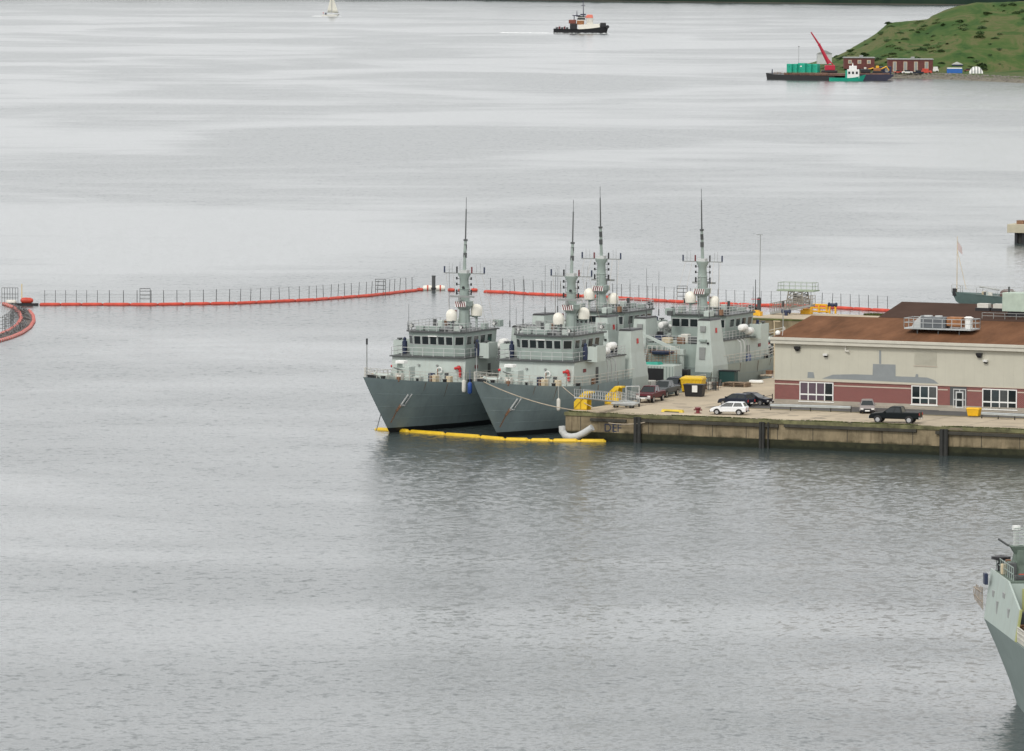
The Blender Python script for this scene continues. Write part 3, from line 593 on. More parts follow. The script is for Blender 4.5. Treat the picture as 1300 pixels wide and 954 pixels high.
# timber rubbing strips under the edge, a few lengths missing
x = .0; random.seed(11)
for (a, b, z) in ((3.2, 7.7, .95), (9.4, 26.5, .75), (27.2, 43.2, .6), (45.5, 80, .8)):
    MB().box(a, b, -.34, -.003, ZP - .42 - z * .55, ZP - .42 - z * .55 + .34).build('rubbing_strip', 'timber', pier, bevel=.03)
MB().box(0, PW, -.16, -.003, -.6, 1.0).build('lower_ledge', mat('ledge', (.026, .027, .012), .95, var=.5, scale=1.2, zline=(.5, .5, .25), zcol=(.012, .015, .007)), pier, bevel=.05)
for i in range(26):    # vertical pour joints
    xx = 1.9 + i * 4.1 + random.uniform(-.3, .3)
    MB().box(xx, xx + .07, -.02, -.002, 1.02, ZP - .45).build('joint', 'timber', pier)
def pile(px, wd, n=2):
    u = (hit(px, 545, P0, -ALONG) - P0).dot(RIGHT); m_ = MB()
    for k in range(n):
        c = u + (k - (n - 1) / 2) * wd; m_.cyl((c, -.42, -2), (c, -.42, ZP - .25), wd * .52, n=10)
    m_.build('fender_pile', 'wet_timber', pier)
pile(811, .45); pile(969, .34); pile(977, .2, 1); pile(1200, .5)
gp = text_part('DEF', 'graffiti', 1.3, 'dark_blue', pier, ((hit(778, 541, P0, -ALONG) - P0).dot(RIGHT), -.02, 1.12), (R(90), 0, 0), .006)
# moss and weeds along the edge
def tufts(name, label, x0, x1, y0, y1, z, n, size, mt, loc, rz):
    m_ = MB(); rr = random.Random(hash(n) % 1000 + int(x0 * 7))
    for i in range(n):
        x = rr.uniform(x0, x1); y = rr.uniform(y0, y1)
        if noise.noise(Vector((x * .35, y, 0))) < -.12: continue
        for k in range(4):
            a = rr.uniform(0, 6.28); hgt = size * rr.uniform(.4, 1); dx, dy = math.cos(a), math.sin(a)
            m_.add([(x - dy * .05, y + dx * .05, z), (x + dy * .05, y - dx * .05, z), (x + dx * hgt * .5, y + dy * hgt * .5, z + hgt)], [(0, 1, 2)])
    o = m_.build(name, mt, None, recalc=False); o.location = loc; o.rotation_euler = (0, 0, rz); tag(o, label, name.replace('_', ' '), None, 'stuff'); return o
tufts('edge_grass', 'low green and brown weeds growing along the top edge of the pier', 0.1, 75, .05, .75, ZP, 4200, .14, mat('weed', (.1, .12, .035), .95, var=.6, scale=.8), P0, RZ)
struct(MB().add([(0.02, .02, ZP), (PW, .02, ZP), (PW, PD, ZP), (.02, PD, ZP)], [(0, 1, 2, 3)]).build('pavement', 'apron', None, recalc=False)); o = bpy.data.objects['pavement']; o.location = P0; o.rotation_euler = (0, 0, RZ)
MB_m = MB()
rr = random.Random(5)
for i in range(230):
    x = rr.uniform(0, 78)
    w_ = rr.uniform(.4, 2.0); MB_m.add([(x, .03, ZP + .004), (x + w_, .03, ZP + .004), (x + w_ * .8, rr.uniform(.25, .75), ZP + .004), (x + w_ * .2, rr.uniform(.25, .75), ZP + .004)], [(0, 1, 2, 3)])
o = MB_m.build('moss', 'moss', None, recalc=False); o.location = P0 + Vector((0, 0, .002)); o.rotation_euler = (0, 0, RZ); tag(o, 'dark green moss in patches on the edge of the pier', 'moss', None, 'stuff')

def T(P): # world -> pier frame
    d = P - P0; return d.dot(RIGHT), d.dot(ALONG)
sm_ = MB()
for yy in (1.1, 7.6, 14.2): sm_.add([(.6, yy, ZP + .006), (95, yy, ZP + .006), (95, yy + .07, ZP + .006), (.6, yy + .07, ZP + .006)], [(0, 1, 2, 3)])
for k in range(14): xx = 4 + k * 6.3; sm_.add([(xx, .6, ZP + .0065), (xx + .07, .6, ZP + .0065), (xx + .07, 22, ZP + .0065), (xx, 22, ZP + .0065)], [(0, 1, 2, 3)])
o = sm_.build('pavement_joints', 'asphalt', None, recalc=False); o.location = P0; o.rotation_euler = (0, 0, RZ); struct(o)
st2 = MB(); rs = random.Random(12)
for k in range(46):
    cx, cy, r_ = rs.uniform(3, 75), rs.uniform(1, 20), rs.uniform(.15, .8); n_p = 11
    st2.add([(cx + r_ * 1.6 * rs.uniform(.6, 1) * math.cos(6.283 * i / n_p), cy + r_ * rs.uniform(.6, 1) * math.sin(6.283 * i / n_p), ZP + .008 + k * .00015) for i in range(n_p)], [tuple(range(n_p))])
o = st2.build('pavement_stains', mat('oil_stain', (.27, .225, .17), .8, var=.3), None, recalc=False); o.location = P0; o.rotation_euler = (0, 0, RZ); struct(o)
# asphalt road between building and the quay edge
W0 = onp(983, 512.5)
bx, by = T(W0)
ra, rb_ = T(onp(950, 528))[1], by - .9
o = MB().add([(bx - 5, by - 8.5, ZP + .018), (PW, by - 8.5, ZP + .018), (PW, by - .9, ZP + .018), (bx - 1.0, by - .9, ZP + .018)], [(0, 1, 2, 3)]).build('road', 'asphalt', None, recalc=False); o.location = P0; o.rotation_euler = (0, 0, RZ); struct(o)
o = MB().add([(bx - 3, by - 8.2, ZP + .022), (PW, by - 8.2, ZP + .022), (PW, by - 8.02, ZP + .022), (bx - 3, by - 8.02, ZP + .022)], [(0, 1, 2, 3)]).build('road_marking', 'road_stripe', None, recalc=False); o.location = P0; o.rotation_euler = (0, 0, RZ); struct(o)
o = MB().box(bx - .6, PW, by - .9, by - .01, ZP - .05, ZP + .14).build('kerb', 'concrete', None); o.location = P0; o.rotation_euler = (0, 0, RZ); struct(o)

# ------------------------------------------------------------------ warehouse building
bw = thing('harbour_building', 'long cream and red brick building with a grey submarine painted on its wall', 'building', W0, RZ)
def ow(px, py):
    P = hit(px, py, W0, -ALONG); d = P - W0; return d.dot(RIGHT), P.z - ZP
LEN = 70; HB = ow(1100, 487)[1]; HT = ow(985, 431)[1]
HB = ow(985, 482)[1]
print('brick top', HB, 'eave', HT)
Pr = hit(1030, 400.6, W0 - RIGHT * .25, RIGHT) - W0; DEP = Pr.dot(ALONG); RG = Pr.z - .22; print('ridge', DEP, RG)
Pu = hit(1115, 404.5, W0 + ALONG * DEP, -ALONG) - W0; ux = Pu.dot(RIGHT); Pv = hit(1145, 383.2, W0 + RIGHT * ux, RIGHT) - W0; V2 = Pv.dot(ALONG); Z2 = Pv.z - .24; print('upper', ux, V2, Z2)
MB().prism([(0, 0), (DEP, HB), (DEP, RG), (0, HT)][:0] or [(0, HB), (2 * V2 + 4, HB), (2 * V2 + 4, HT), (0, HT)], 'x', 0, LEN).build('siding_wall', 'siding', bw)
gl = MB().prism([(0, HT), (2 * DEP, HT), (DEP, RG)], 'x', .03, .25).build('gable', 'siding', bw)
MB().box(.0, LEN, .06, 2 * V2 + 4, .55, HB - .003).build('brick_wall', 'brick', bw)
MB().box(-.02, LEN, .0, 2 * V2 + 4, -.2, .547).build('plinth', 'concrete', bw)
sj = MB()
for k in range(48): sj.box(.9 + k * 1.2, .93 + k * 1.2, -.006, -.0005, HB + .06, HT - .46)
sj.build('cladding_seam', mat('seam_grey', (.45, .437, .365), .8), bw)
MB().box(-.03, LEN, -.06, .3, HB - .05, HB + .05).build('drip_trim', 'band', bw)
# roof, near section then the darker raised section behind it
def roofslab(x0, x1, y0, z0, y1, z1, th, name, mt):
    return MB().hexa([(x0, y0, z0), (x1, y0, z0), (x1, y1, z1), (x0, y1, z1), (x0, y0, z0 + th), (x1, y0, z0 + th), (x1, y1, z1 + th), (x0, y1, z1 + th)]).build(name, mt, bw)
roofslab(-.25, LEN, -.35, HT + .02, DEP, RG, .22, 'roof', 'roof_brown')
roofslab(-.25, 15.0, DEP + .003, RG, 2 * DEP + .3, HT + .02, .2, 'roof', 'roof_brown')
MB().box(-.32, LEN, -.55, -.353, HT - .45, HT + .3).build('fascia', 'fascia', bw)
MB().box(-.34, LEN, -.68, -.553, HT - .02, HT + .28).build('gutter', 'fascia', bw)
MB().box(-.32, LEN, -.353, -.003, HT - .45, HT - .3).build('soffit', 'band', bw)
roofslab(ux, LEN, DEP + .003, RG + .01, V2, Z2, .24, 'upper_roof', 'roof_dark')
roofslab(ux, LEN, V2 + .003, Z2, 2 * V2 - DEP, RG - .3, .24, 'upper_roof', 'roof_dark')
MB().prism([(DEP + .1, HT), (2 * V2 - DEP - .2, HT), (2 * V2 - DEP - .2, RG - .25), (V2, Z2), (DEP + .1, RG + .05)], 'x', ux + .3, ux + .6).build('gable', 'siding', bw)
# brick: cream bands in the wall between the windows
def wall_u(px, py=500): return ow(px, py)[0]
wins = [(1015, 1058, 484.5, 508), (1157, 1190, 489, 512.5), (1247, 1291, 493.5, 518)]
edges = [0] + [v for a, b, c, d in wins[:2] for v in (wall_u(a) - .05, wall_u(b) + .05)] + [wall_u(1204) - .1, wall_u(1227) + .1, wall_u(wins[2][0]) - .05, wall_u(wins[2][1]) + .05, LEN]
for i in range(0, len(edges), 2):
    for zz in (HB - .55,):
        MB().box(edges[i] + (.0 if i else -.005), edges[i + 1], .03, .062, zz, zz + .14).build('band', 'band', bw)
for wi, (a, b, c, d) in enumerate(wins):
    u0, z1 = ow(a, c); u1, _ = ow(b, c); _, z0 = ow(a, d)
    z1 = min(z1, HB - .1)
    fr = MB(); t_ = .12
    fr.box(u0, u1, .0, .057, z0 - .08, z0); fr.box(u0, u1, .0, .057, z1 - t_, z1)
    nn = 3 if b - a < 36 else 4
    for k in range(nn + 1):
        uc = u0 + (u1 - u0 - t_) * k / nn; fr.box(uc, uc + t_, .0, .055, z0, z1 - t_)
    zm = z0 + (z1 - z0) * .33; fr.box(u0, u1, -.01, .05, zm - .1, zm + .06)
    win = fr.build('window', 'white', bw)
    for k in range(nn):
        ua = u0 + (u1 - u0 - t_) * k / nn + t_ + .005; ub = u0 + (u1 - u0 - t_) * (k + 1) / nn - .005
        mt_ = 'purple_blind' if wi == 0 and k < 3 else ('dark_glass', 'grey_glass', 'blue_glass')[(wi * 3 + k * 2) % 3]
        MB().box(ua, ub, .02, .05, zm + .055, z1 - t_ - .004).build('pane', mt_, win)
        MB().box(ua, ub, .02, .05, z0 + .06, zm - .11).build('pane', mt_, win)
    MB().box(u0 - .1, u1 + .1, -.08, -.003, z0 - .2, z0 - .09).build('sill', 'white', win)
# doorway
u0, z1 = ow(1206, 491); u1, _ = ow(1227, 491)
MB().box(u0, u1, .02, .058, .0, z1).build('door_recess', 'dark_steel', bw)
dr = MB(); ua, ub = u0 + .42, u1 - .05
for xx in (ua, (ua + ub) / 2 - .04, ub - .09): dr.box(xx, xx + .09, -.03, .017, .05, z1 - .25)
for zz in (.05, 1.2, z1 - .34): dr.box(ua, ub, -.031, .016, zz, zz + .1)
dr.box(ua + .3, ua + 1.25, -.035, .015, .3, 2.2)
door = dr.build('door', 'light_grey', bw)
MB().box(ua + .45, ua + 1.1, -.045, -.036, 1.35, 2.05).build('glass', 'dark_glass', door); MB().box(ua + .45, ua + 1.1, -.045, -.036, .45, 1.15).build('glass', 'dark_glass', door)
MB().box(u0 - .8, u1 + .5, -1.4, -.02, -.05, .3).build('step', 'concrete', bw)
# louvre, lights, downpipe
u0, z1 = ow(1161, 444); u1, z0 = ow(1189, 465)
lv = MB()
for k in range(14): lv.box(u0, u1, -.06, -.004, z0 + (z1 - z0) * k / 14, z0 + (z1 - z0) * (k + .6) / 14)
lv.build('louvre', 'siding', bw); MB().box(u0 - .08, u1 + .08, -.08, -.061, z0 - .1, z0 - .02).build('sill', 'band', bw)
for (px, py, mt_, s_) in ((1013, 442.5, 'black', .34), (1049, 451, 'white', .26), (1244, 451, 'black', .34), (1252, 459, 'white', .26)):
    u, z = ow(px, py); lb = MB().frus((u - s_ * .9, u + s_ * .9, -.45, -.003), (u - s_, u + s_, -.5, -.003), z - s_ * .2, z + s_ * .7).build('wall_light', mt_, bw)
    MB().frus((u - s_ * .5, u + s_ * .5, -.3, -.003), (u - s_ * .85, u + s_ * .85, -.42, -.003), z - s_ * .9, z - s_ * .203).build('lens', 'black', lb)
u, z = ow(1074, 436); u2, z2 = ow(1075, 446)
MB().tube([(u, -.12, z), (u, -.12, z2), (u + .5, -.35, z2)], .1).build('overflow_pipe', 'white_dirty', bw)
# painted submarine
def mur(pts, k):
    P = []
    for x, y in pts:
        u, z = ow(960 + x / 3.824, 360 + y / 3.822); P.append((u, z))
    return MB().prism(P, 'y', -.012 - k * .002, -.004 - k * .001)
hb0 = [(320, 462), (372, 443), (480, 441), (562, 444), (680, 451), (770, 454), (830, 457), (862, 468), (886, 487), (760, 482), (600, 474), (450, 467)]
mm = mur(hb0, 0); mm2 = mur([(565, 446), (567, 391), (677, 394), (677, 452)], 2); mm.add(mm2.v, mm2.f)
for k, q in enumerate(([(597, 390), (597, 325), (607, 325), (607, 391)], [(772, 455), (776, 440), (786, 441), (788, 456)], [(249, 458), (251, 430), (278, 431), (284, 460)])):
    m3 = mur(q, 3 + k); mm.add(m3.v, m3.f)
mm.build('submarine_mural', 'mural_paint', bw)
# roof vents
for (px, py) in ((1249.5, 387), (1269.5, 388)):
    P = hit(px, py, W0 + ALONG * (DEP + 5), -ALONG) - W0; u = P.dot(RIGHT); z = RG + (Z2 - RG) * min(1, 4.4 / (V2 - DEP)) + .1
    v_ = MB(); v_.box(u - .9, u + .9, DEP + 4.4, DEP + 5.6, z, z + .5).build('roof_vent', 'black', bw); MB().box(u - .7, u + .7, DEP + 4.5, DEP + 5.5, z + .5, z + 1.0).build('vent_cowl', 'white_dirty', bw)
MB().ball((.3, .2, HT + .75), .3).build('roof_float', 'white', bw, smooth=True)
MB().cyl((.6, .8, HT + .3), (.9, .5, HT + 1.5), .04).build('stay', 'white', bw)

# rooftop plant with railing
zr = lambda y: HT + .24 + (RG - HT) * (y + .35) / (DEP + .35)
Pc = hit(1196, 410, W0 + ALONG * 5.2, -ALONG) - W0; uc = Pc.dot(RIGHT)
rp = thing('rooftop_plant', 'grey rooftop air unit on a railed steel platform above the brown roof', 'air unit', W0 + RIGHT * uc + ALONG * 5.2 + Vector((0, 0, zr(5.2))), RZ)
hx = 4.15
MB().box(-hx, hx, -1.5, 1.5, .35, .5).build('platform', 'galvanised', rp)
lg = MB(); [lg.cyl((xx, yy, -.35 + yy * .15), (xx, yy, .35), .07) for xx in (-2.6, 0, 2.6) for yy in (-1.2, 1.2)]; lg.build('leg', 'dark_steel', rp)
MB().rail([(-hx, -1.5, .5), (hx, -1.5, .5), (hx, 1.5, .5), (-hx, 1.5, .5), (-hx, -1.5, .5)], 1.1, 1.25, .045, (1, .55)).build('railing', 'galvanised', rp)
MB().box(-2.4, .7, -.8, .9, .5, 1.75).build('air_unit', mat('unit_grey', (.12, .13, .14), .6), rp, bevel=.08)
MB().cyl((-1.7, 0, 1.75), (-1.7, 0, 1.9), .5).cyl((-.4, 0, 1.75), (-.4, 0, 1.9), .45).build('fan', 'light_grey', rp)
MB().box(.75, 2.6, -.6, .8, .75, 1.8).build('burner_box', 'orange_rust', rp, bevel=.08)
MB().hexa([(-3.6, -.6, .5), (-2.4, -.6, .5), (-2.4, .6, .5), (-3.6, .6, .5), (-3.2, -.6, 1.2), (-2.4, -.6, 1.9), (-2.4, .6, 1.9), (-3.2, .6, 1.2)]).build('duct', 'light_grey', rp)
MB().cyl((3.3, 0, .5), (3.3, 0, 1.75), .45).cyl((3.3, 0, 1.75), (3.3, 0, 1.9), .6, .3).build('vent', 'white', rp)
# green air handler further back on the dark roof, half out of frame
Pc = hit(1292, 388, W0 + ALONG * (DEP + 3), -ALONG) - W0; uc = Pc.dot(RIGHT)
ah = thing('air_handler', 'pale green boxy air handler on the dark roof by the right edge', 'air unit', W0 + RIGHT * (uc + .9) + ALONG * (DEP + 3) + Vector((0, 0, RG + (Z2 - RG) * min(1, 3 / (V2 - DEP)) + .35)), RZ)
MB().box(-2.4, 4, -1.2, 1.2, .35, 2.55).build('casing', 'hvac_green', ah, bevel=.05)
MB().box(-1.8, 3.4, -.9, .9, -.2, .35).build('base', 'black', ah)
MB().rail([(-4.5, -2.2, -.5), (4, -2.2, -.5)], .7, 1.4, .04).build('railing', 'steel', ah)
MB().box(-2.45, -2.402, -.5, .5, .8, 2.0).build('grille', 'steel', ah)
MB().cyl((-2.0, 0, 2.55), (-2.0, 0, 3.2), .12).build('flue', 'dark_steel', ah)

# ------------------------------------------------------------------ vehicles
def car(name, label, cat, kind, pnt, P, rz, grp='cars and pickups parked on the pier'):
    t = thing(name, label, cat, P, rz, grp)
    S = {'pickup': dict(L=5.8, W=1.95, prof=[(-2.9, .5), (-2.9, 1.22), (-1.05, 1.25), (1.15, 1.22), (2.6, 1.08), (2.88, .85), (2.9, .5)], cab=(-1.0, 1.3, -.75, .45), belt=1.23, roof=1.88, wb=(-1.75, 1.85), r=.4, bed=True),
         'hatch': dict(L=4.2, W=1.76, prof=[(-2.1, .35), (-2.12, .85), (-2.0, 1.0), (.95, .95), (1.85, .8), (2.1, .6), (2.1, .3)], cab=(-2.0, 1.15, -1.65, .25), belt=.96, roof=1.47, wb=(-1.3, 1.3), r=.32, bed=False),
         'sedan': dict(L=4.6, W=1.8, prof=[(-2.3, .35), (-2.3, .9), (-1.4, 1.0), (.95, .95), (2.1, .78), (2.3, .6), (2.3, .3)], cab=(-1.75, 1.15, -1.0, .25), belt=.96, roof=1.44, wb=(-1.35, 1.4), r=.33, bed=False),
         'suv': dict(L=4.7, W=1.9, prof=[(-2.35, .45), (-2.35, 1.0), (-2.25, 1.1), (1.0, 1.08), (2.1, .98), (2.35, .75), (2.35, .4)], cab=(-2.25, 1.2, -2.0, .4), belt=1.09, roof=1.72, wb=(-1.4, 1.45), r=.37, bed=False)}[kind]
    hw = S['W'] / 2
    pr = S['prof']; b_ = MB()
    rings = []
    for y, sc_ in ((-hw, .0), (-hw + .0, .0), (hw, 0)):
        pass
    cz = sum(p[1] for p in pr) / len(pr)
    def rg(y, ins): return [Vector((x * (1 - ins * .04), y, z + (cz - z) * ins * .22)) for x, z in pr]
    b_.loft([rg(-hw, 1), rg(-hw + .1, 0), rg(hw - .1, 0), rg(hw, 1)])
    body = b_.build('body', pnt, t, bevel=.03)
    x0, x1, tx0, tx1 = S['cab']; zb, zr_ = S['belt'] - .02, S['roof']; iw = hw - .08; tw = hw - .26
    MB().frus((x0 + .03, x1 - .03, -iw, iw), (tx0, tx1, -tw, tw), zb, zr_ - .05).build('window', 'dark_glass', t)
    rfm = MB().frus((tx0 - .05, tx1 + .07, -tw - .03, tw + .03), (tx0 + .06, tx1 - .1, -tw + .08, tw - .08), zr_ - .07, zr_)
    for sy in (-1, 1):
        def pil(xb, xt, w_):
            rfm.hexa([(xb - w_, sy * (iw + .012), zb), (xb + w_, sy * (iw + .012), zb), (xb + w_, sy * (iw - .06), zb), (xb - w_, sy * (iw - .06), zb), (xt - w_, sy * (tw + .012), zr_ - .06), (xt + w_, sy * (tw + .012), zr_ - .06), (xt + w_, sy * (tw - .06), zr_ - .06), (xt - w_, sy * (tw - .06), zr_ - .06)])
        pil(x0 + .12, tx0 + .06, .1); pil(x1 - .06, tx1 - .02, .04); pil((x0 + x1) / 2 - .1, (tx0 + tx1) / 2, .05)
    rfm.build('roof', pnt, t)
    if S['bed']:
        MB().box(-2.8, -1.12, -hw + .16, hw - .16, 1.18, 1.262).build('load_bed', 'black', t)
    for wx in S['wb']:
        for sy in (-1, 1):
            yy = sy * (hw - .11)
            wh = MB().cyl((wx, yy - .12, S['r']), (wx, yy + .12, S['r']), S['r'], n=20).build('wheel', 'tyre', t)
            MB().cyl((wx, yy + sy * .118, S['r']), (wx, yy + sy * .135, S['r']), S['r'] * .62, n=14).build('rim', 'rim', wh)
            ar = MB(); n = 10; rr_ = S['r'] + .08
            pts = [(wx + rr_ * math.cos(math.pi * k / n), S['r'] + rr_ * math.sin(math.pi * k / n)) for k in range(n + 1)]
            ya, yb = sorted((sy * (hw - .3), sy * (hw + .006)))
            ar.prism(pts, 'y', ya, yb); ar.build('wheel_arch', 'black', t)
    xf, xr = pr[-2][0], pr[0][0]
    zf = pr[-2][1]
    for sy in (-1, 1):
        MB().box(xf - .12, xf + .02, sy * (hw - .28) - .18, sy * (hw - .28) + .18, zf - .12, zf + .03).build('headlight', 'white', t, bevel=.02)
        MB().box(xr - .025, xr + .05, sy * (hw - .2) - .1, sy * (hw - .2) + .1, pr[1][1] - .3, pr[1][1] - .02).build('tail_light', 'red', t, bevel=.01)
    MB().box(xf - .1, xf + .06, -hw + .08, hw - .08, pr[-1][1] - .02, pr[-1][1] + .18).build('bumper', 'rim' if kind == 'pickup' else 'black', t, bevel=.03)
    MB().box(xr - .06, xr + .1, -hw + .08, hw - .08, pr[0][1] - .02, pr[0][1] + .18).build('bumper', 'rim' if kind == 'pickup' else 'black', t, bevel=.03)
    MB().box(xf + .062, xf + .07, -.26, .26, pr[-1][1], pr[-1][1] + .14).build('number_plate', 'white', t)
    MB().box(xr - .075, xr - .062, -.26, .26, pr[0][1], pr[0][1] + .14).build('number_plate', 'white', t)
    MB().box(xf - .03, xf + .03, -.45, .45, zf - .15, zf).build('grille', 'black', t)
    for sy in (-1, 1): MB().box(x1 - .35, x1 - .2, sy * (hw + .08) - .09, sy * (hw + .08) + .09, zb + .02, zb + .17).build('mirror', pnt, t, bevel=.02)
    return t
# heading: rz of local +X; facing left along the quay = 180-25 deg
LEFT = math.pi - A; RGT = -A; NEAR = -math.pi / 2 - A * 1
car('pickup_truck', 'dark green pickup truck parked side-on near the quay edge in front of the brick wall', 'pickup', 'pickup', 'car_green', onp(1137, 537), LEFT + R(8))
car('parked_car', 'white hatchback parked side-on at the quay edge', 'car', 'hatch', 'car_white', onp(926, 526.5), LEFT + R(10))
car('parked_car', 'dark hatchback directly behind the white one', 'car', 'hatch', 'car_navy', onp(935, 515.5), LEFT + R(-12))
car('parked_car', 'black saloon car facing the building corner', 'car', 'sedan', 'car_black', onp(956, 514), RGT + R(-6))
car('pickup_truck', 'maroon pickup truck at the front of the row beside the gangway', 'pickup', 'pickup', 'car_maroon', onp(826, 510), NEAR + R(6))
car('pickup_truck', 'silver pickup truck parked just behind the maroon one', 'pickup', 'pickup', 'car_silver', onp(844, 503.5), NEAR + R(3))
car('parked_car', 'dark four-wheel-drive car at the back of the row next to the skips', 'car', 'suv', 'car_navy', onp(856, 497.5), NEAR + R(3))
car('parked_car', 'pale grey car half hidden behind the dark green pickup', 'car', 'hatch', 'car_grey', onp(1101, 524), NEAR + R(22))

# ------------------------------------------------------------------ things on the pier
def skip(label, mt_, P, rz, L_, W_, Hh, lid, notice=False, grp=None):
    t = thing('waste_skip', label, 'skip', P, rz, grp)
    b_ = MB().frus((-L_ / 2 + .18, L_ / 2 - .18, -W_ / 2 + .1, W_ / 2 - .1), (-L_ / 2, L_ / 2, -W_ / 2, W_ / 2), .1, Hh).build('body', mt_, t)
    MB().box(-L_ / 2 - .06, L_ / 2 + .06, -W_ / 2 - .06, W_ / 2 + .06, Hh - .02, Hh + .12).build('rim', mt_, t)
    rb = MB()
    for k in range(5): xx = -L_ / 2 + .35 + k * (L_ - .7) / 4; rb.box(xx - .05, xx + .05, -W_ / 2 - .07, -W_ / 2 + .1, .15, Hh - .03)
    if not notice: rb.build('rib', mt_, t)
    if lid: MB().hexa([(-L_ / 2, -W_ / 2, Hh + .12), (L_ / 2, -W_ / 2, Hh + .12), (L_ / 2, W_ / 2, Hh + .12), (-L_ / 2, W_ / 2, Hh + .12), (-L_ / 2 + .1, -W_ / 2 + .1, Hh + .25), (L_ / 2 - .1, -W_ / 2 + .1, Hh + .25), (L_ / 2 - .1, W_ / 2, Hh + .35), (-L_ / 2 + .1, W_ / 2, Hh + .35)]).build('lid', mt_, t)
    if notice: MB().box(-.1, .55, -W_ / 2 - .09, -W_ / 2 - .05, .55, 1.35).build('notice', 'white', t)
    MB().box(-L_ / 2 + .2, L_ / 2 - .2, -W_ / 2 + .15, W_ / 2 - .15, 0, .1).build('skid', 'black', t)
    return t
skip('yellow waste skip with a raised lid behind the black one', 'yellow', onp(880, 498), RZ + R(6), 2.7, 1.7, 1.55, True)
skip('black waste skip with a white notice on its front', 'black', onp(882, 503.5), RZ + R(6), 2.4, 1.4, 1.35, False, True)
t = thing('storage_bin', 'dark green storage bin beside the ship hull', 'storage bin', onp(925.5, 487), RZ)
MB().box(-1.05, .95, -.6, .6, .1, 1.5).build('body', mat('bin_green', (.01, .05, .045), .6), t, bevel=.04); MB().box(-1.1, 1.2, -.65, .65, 1.5, 1.62).build('lid', 'black', t); MB().box(-.9, .8, -.5, .5, 0, .1).build('base', 'black', t)
t = thing('pallet_stack', 'low stack of brown timber pallets and boards beside the dark green bin', 'pallets', onp(938, 491), RZ)
for k in range(3):
    q = MB()
    for j in range(7): q.box(-1.8 + k * .1, 1.4 - k * .2, -.9 + j * .28, -.72 + j * .28, .12 + k * .18, .15 + k * .18)
    for j in range(3): q.box(-1.8 + j * 1.4, -1.6 + j * 1.4, -.9, .95, .0 + k * .18, .118 + k * .18)
    q.build('pallet', mat('pallet_wood', (.25, .18, .12), .9, var=.3), t)
def lathe_thing(name, label, cat, P, rz, prof, mt_, ax='x', z=0, grp=None):
    t = MB().lathe((0, 0, z), prof, 16, ax).build(name, mt_, smooth=True); t.location = P; t.rotation_euler = (0, 0, rz); return tag(t, label, cat, grp)
lathe_thing('boat_fender', 'long white fender lying on the pier beside the brown boards', 'fender', onp(960, 487.5), RZ + R(4), [(.05, -.95), (.2, -.85), (.24, -.6), (.24, .6), (.2, .85), (.05, .95)], 'white', 'x', .24)
def clutter(px, py, seed, label):
    t = thing('mooring_gear', label, 'mooring gear', onp(px, py), RZ); rr = random.Random(seed)
    for k in range(5): MB().lathe((rr.uniform(-.7, .7), rr.uniform(-.5, .5), 0), [(.3, 0), (.36, .1), (.3, .22), (.16, .24)], 12).build('rope_coil', 'rope', t)
    MB().box(-.5, .3, .4, 1.0, 0, .7).build('crate', 'rust', t, bevel=.04); MB().cyl((.6, .6, 0), (.7, .8, 1.0), .12).build('bollard', 'dark_steel', t)
clutter(975, 478, 1, 'pile of rope coils and a rusty crate at the building corner'); clutter(905, 493, 4, 'rope coils and a crate between the skips and the green bin')
t = thing('oil_drum_rack', 'grey steel rack of drums beside the black skip', 'rack', onp(899, 496), RZ)
MB().rail([(-1, 0, 0), (1, 0, 0), (1, .8, 0), (-1, .8, 0), (-1, 0, 0)], 1.5, 1, .04, (1, .5, .1)).build('frame', 'dark_steel', t)
for k in range(3): MB().cyl((-.65 + k * .65, .4, .1), (-.65 + k * .65, .4, 1.0), .28).build('drum', ('rust', 'white_dirty', 'dark_steel')[k], t)
# yellow steel fender brackets
def bracket(px, py, label):
    t = thing('fender_bracket', label, 'bracket', onp(px, py), RZ, 'yellow steel brackets on the pier edge')
    pr = [(-.95, 0), (.65, 0), (.72, 1.75), (.95, 2.1), (.25, 2.1), (-.95, .95)]
    fr = MB()
    for y in (-.6, .6): fr.prism(pr, 'y', y - .04, y + .04)
    fr.build('side_plate', 'yellow', t)
    MB().hexa([(-.95, -.56, .9), (.25, -.56, 2.05), (.25, .56, 2.05), (-.95, .56, .9), (-.88, -.56, .84), (.3, -.56, 1.98), (.3, .56, 1.98), (-.88, .56, .84)]).build('face_plate', 'yellow', t)
    MB().box(.25, 1.15, -.56, .56, 1.95, 2.15).build('top_beam', 'yellow', t, bevel=.03)
    rb = MB(); rb.tube([(-.9, -.66, .2), (.6, -.66, 1.75)], .05); rb.tube([(-.1, -.66, .1), (-.1, -.66, 1.65)], .05); rb.box(-.95, .65, -.7, -.645, .0, .14); rb.build('stiffener', mat('yellow_dark', (.45, .28, .02), .6), t)
bracket(741, 520.5, 'yellow steel bracket nearest the corner of the pier'); bracket(780, 513.5, 'yellow steel bracket behind the gangway, second from the pier corner')
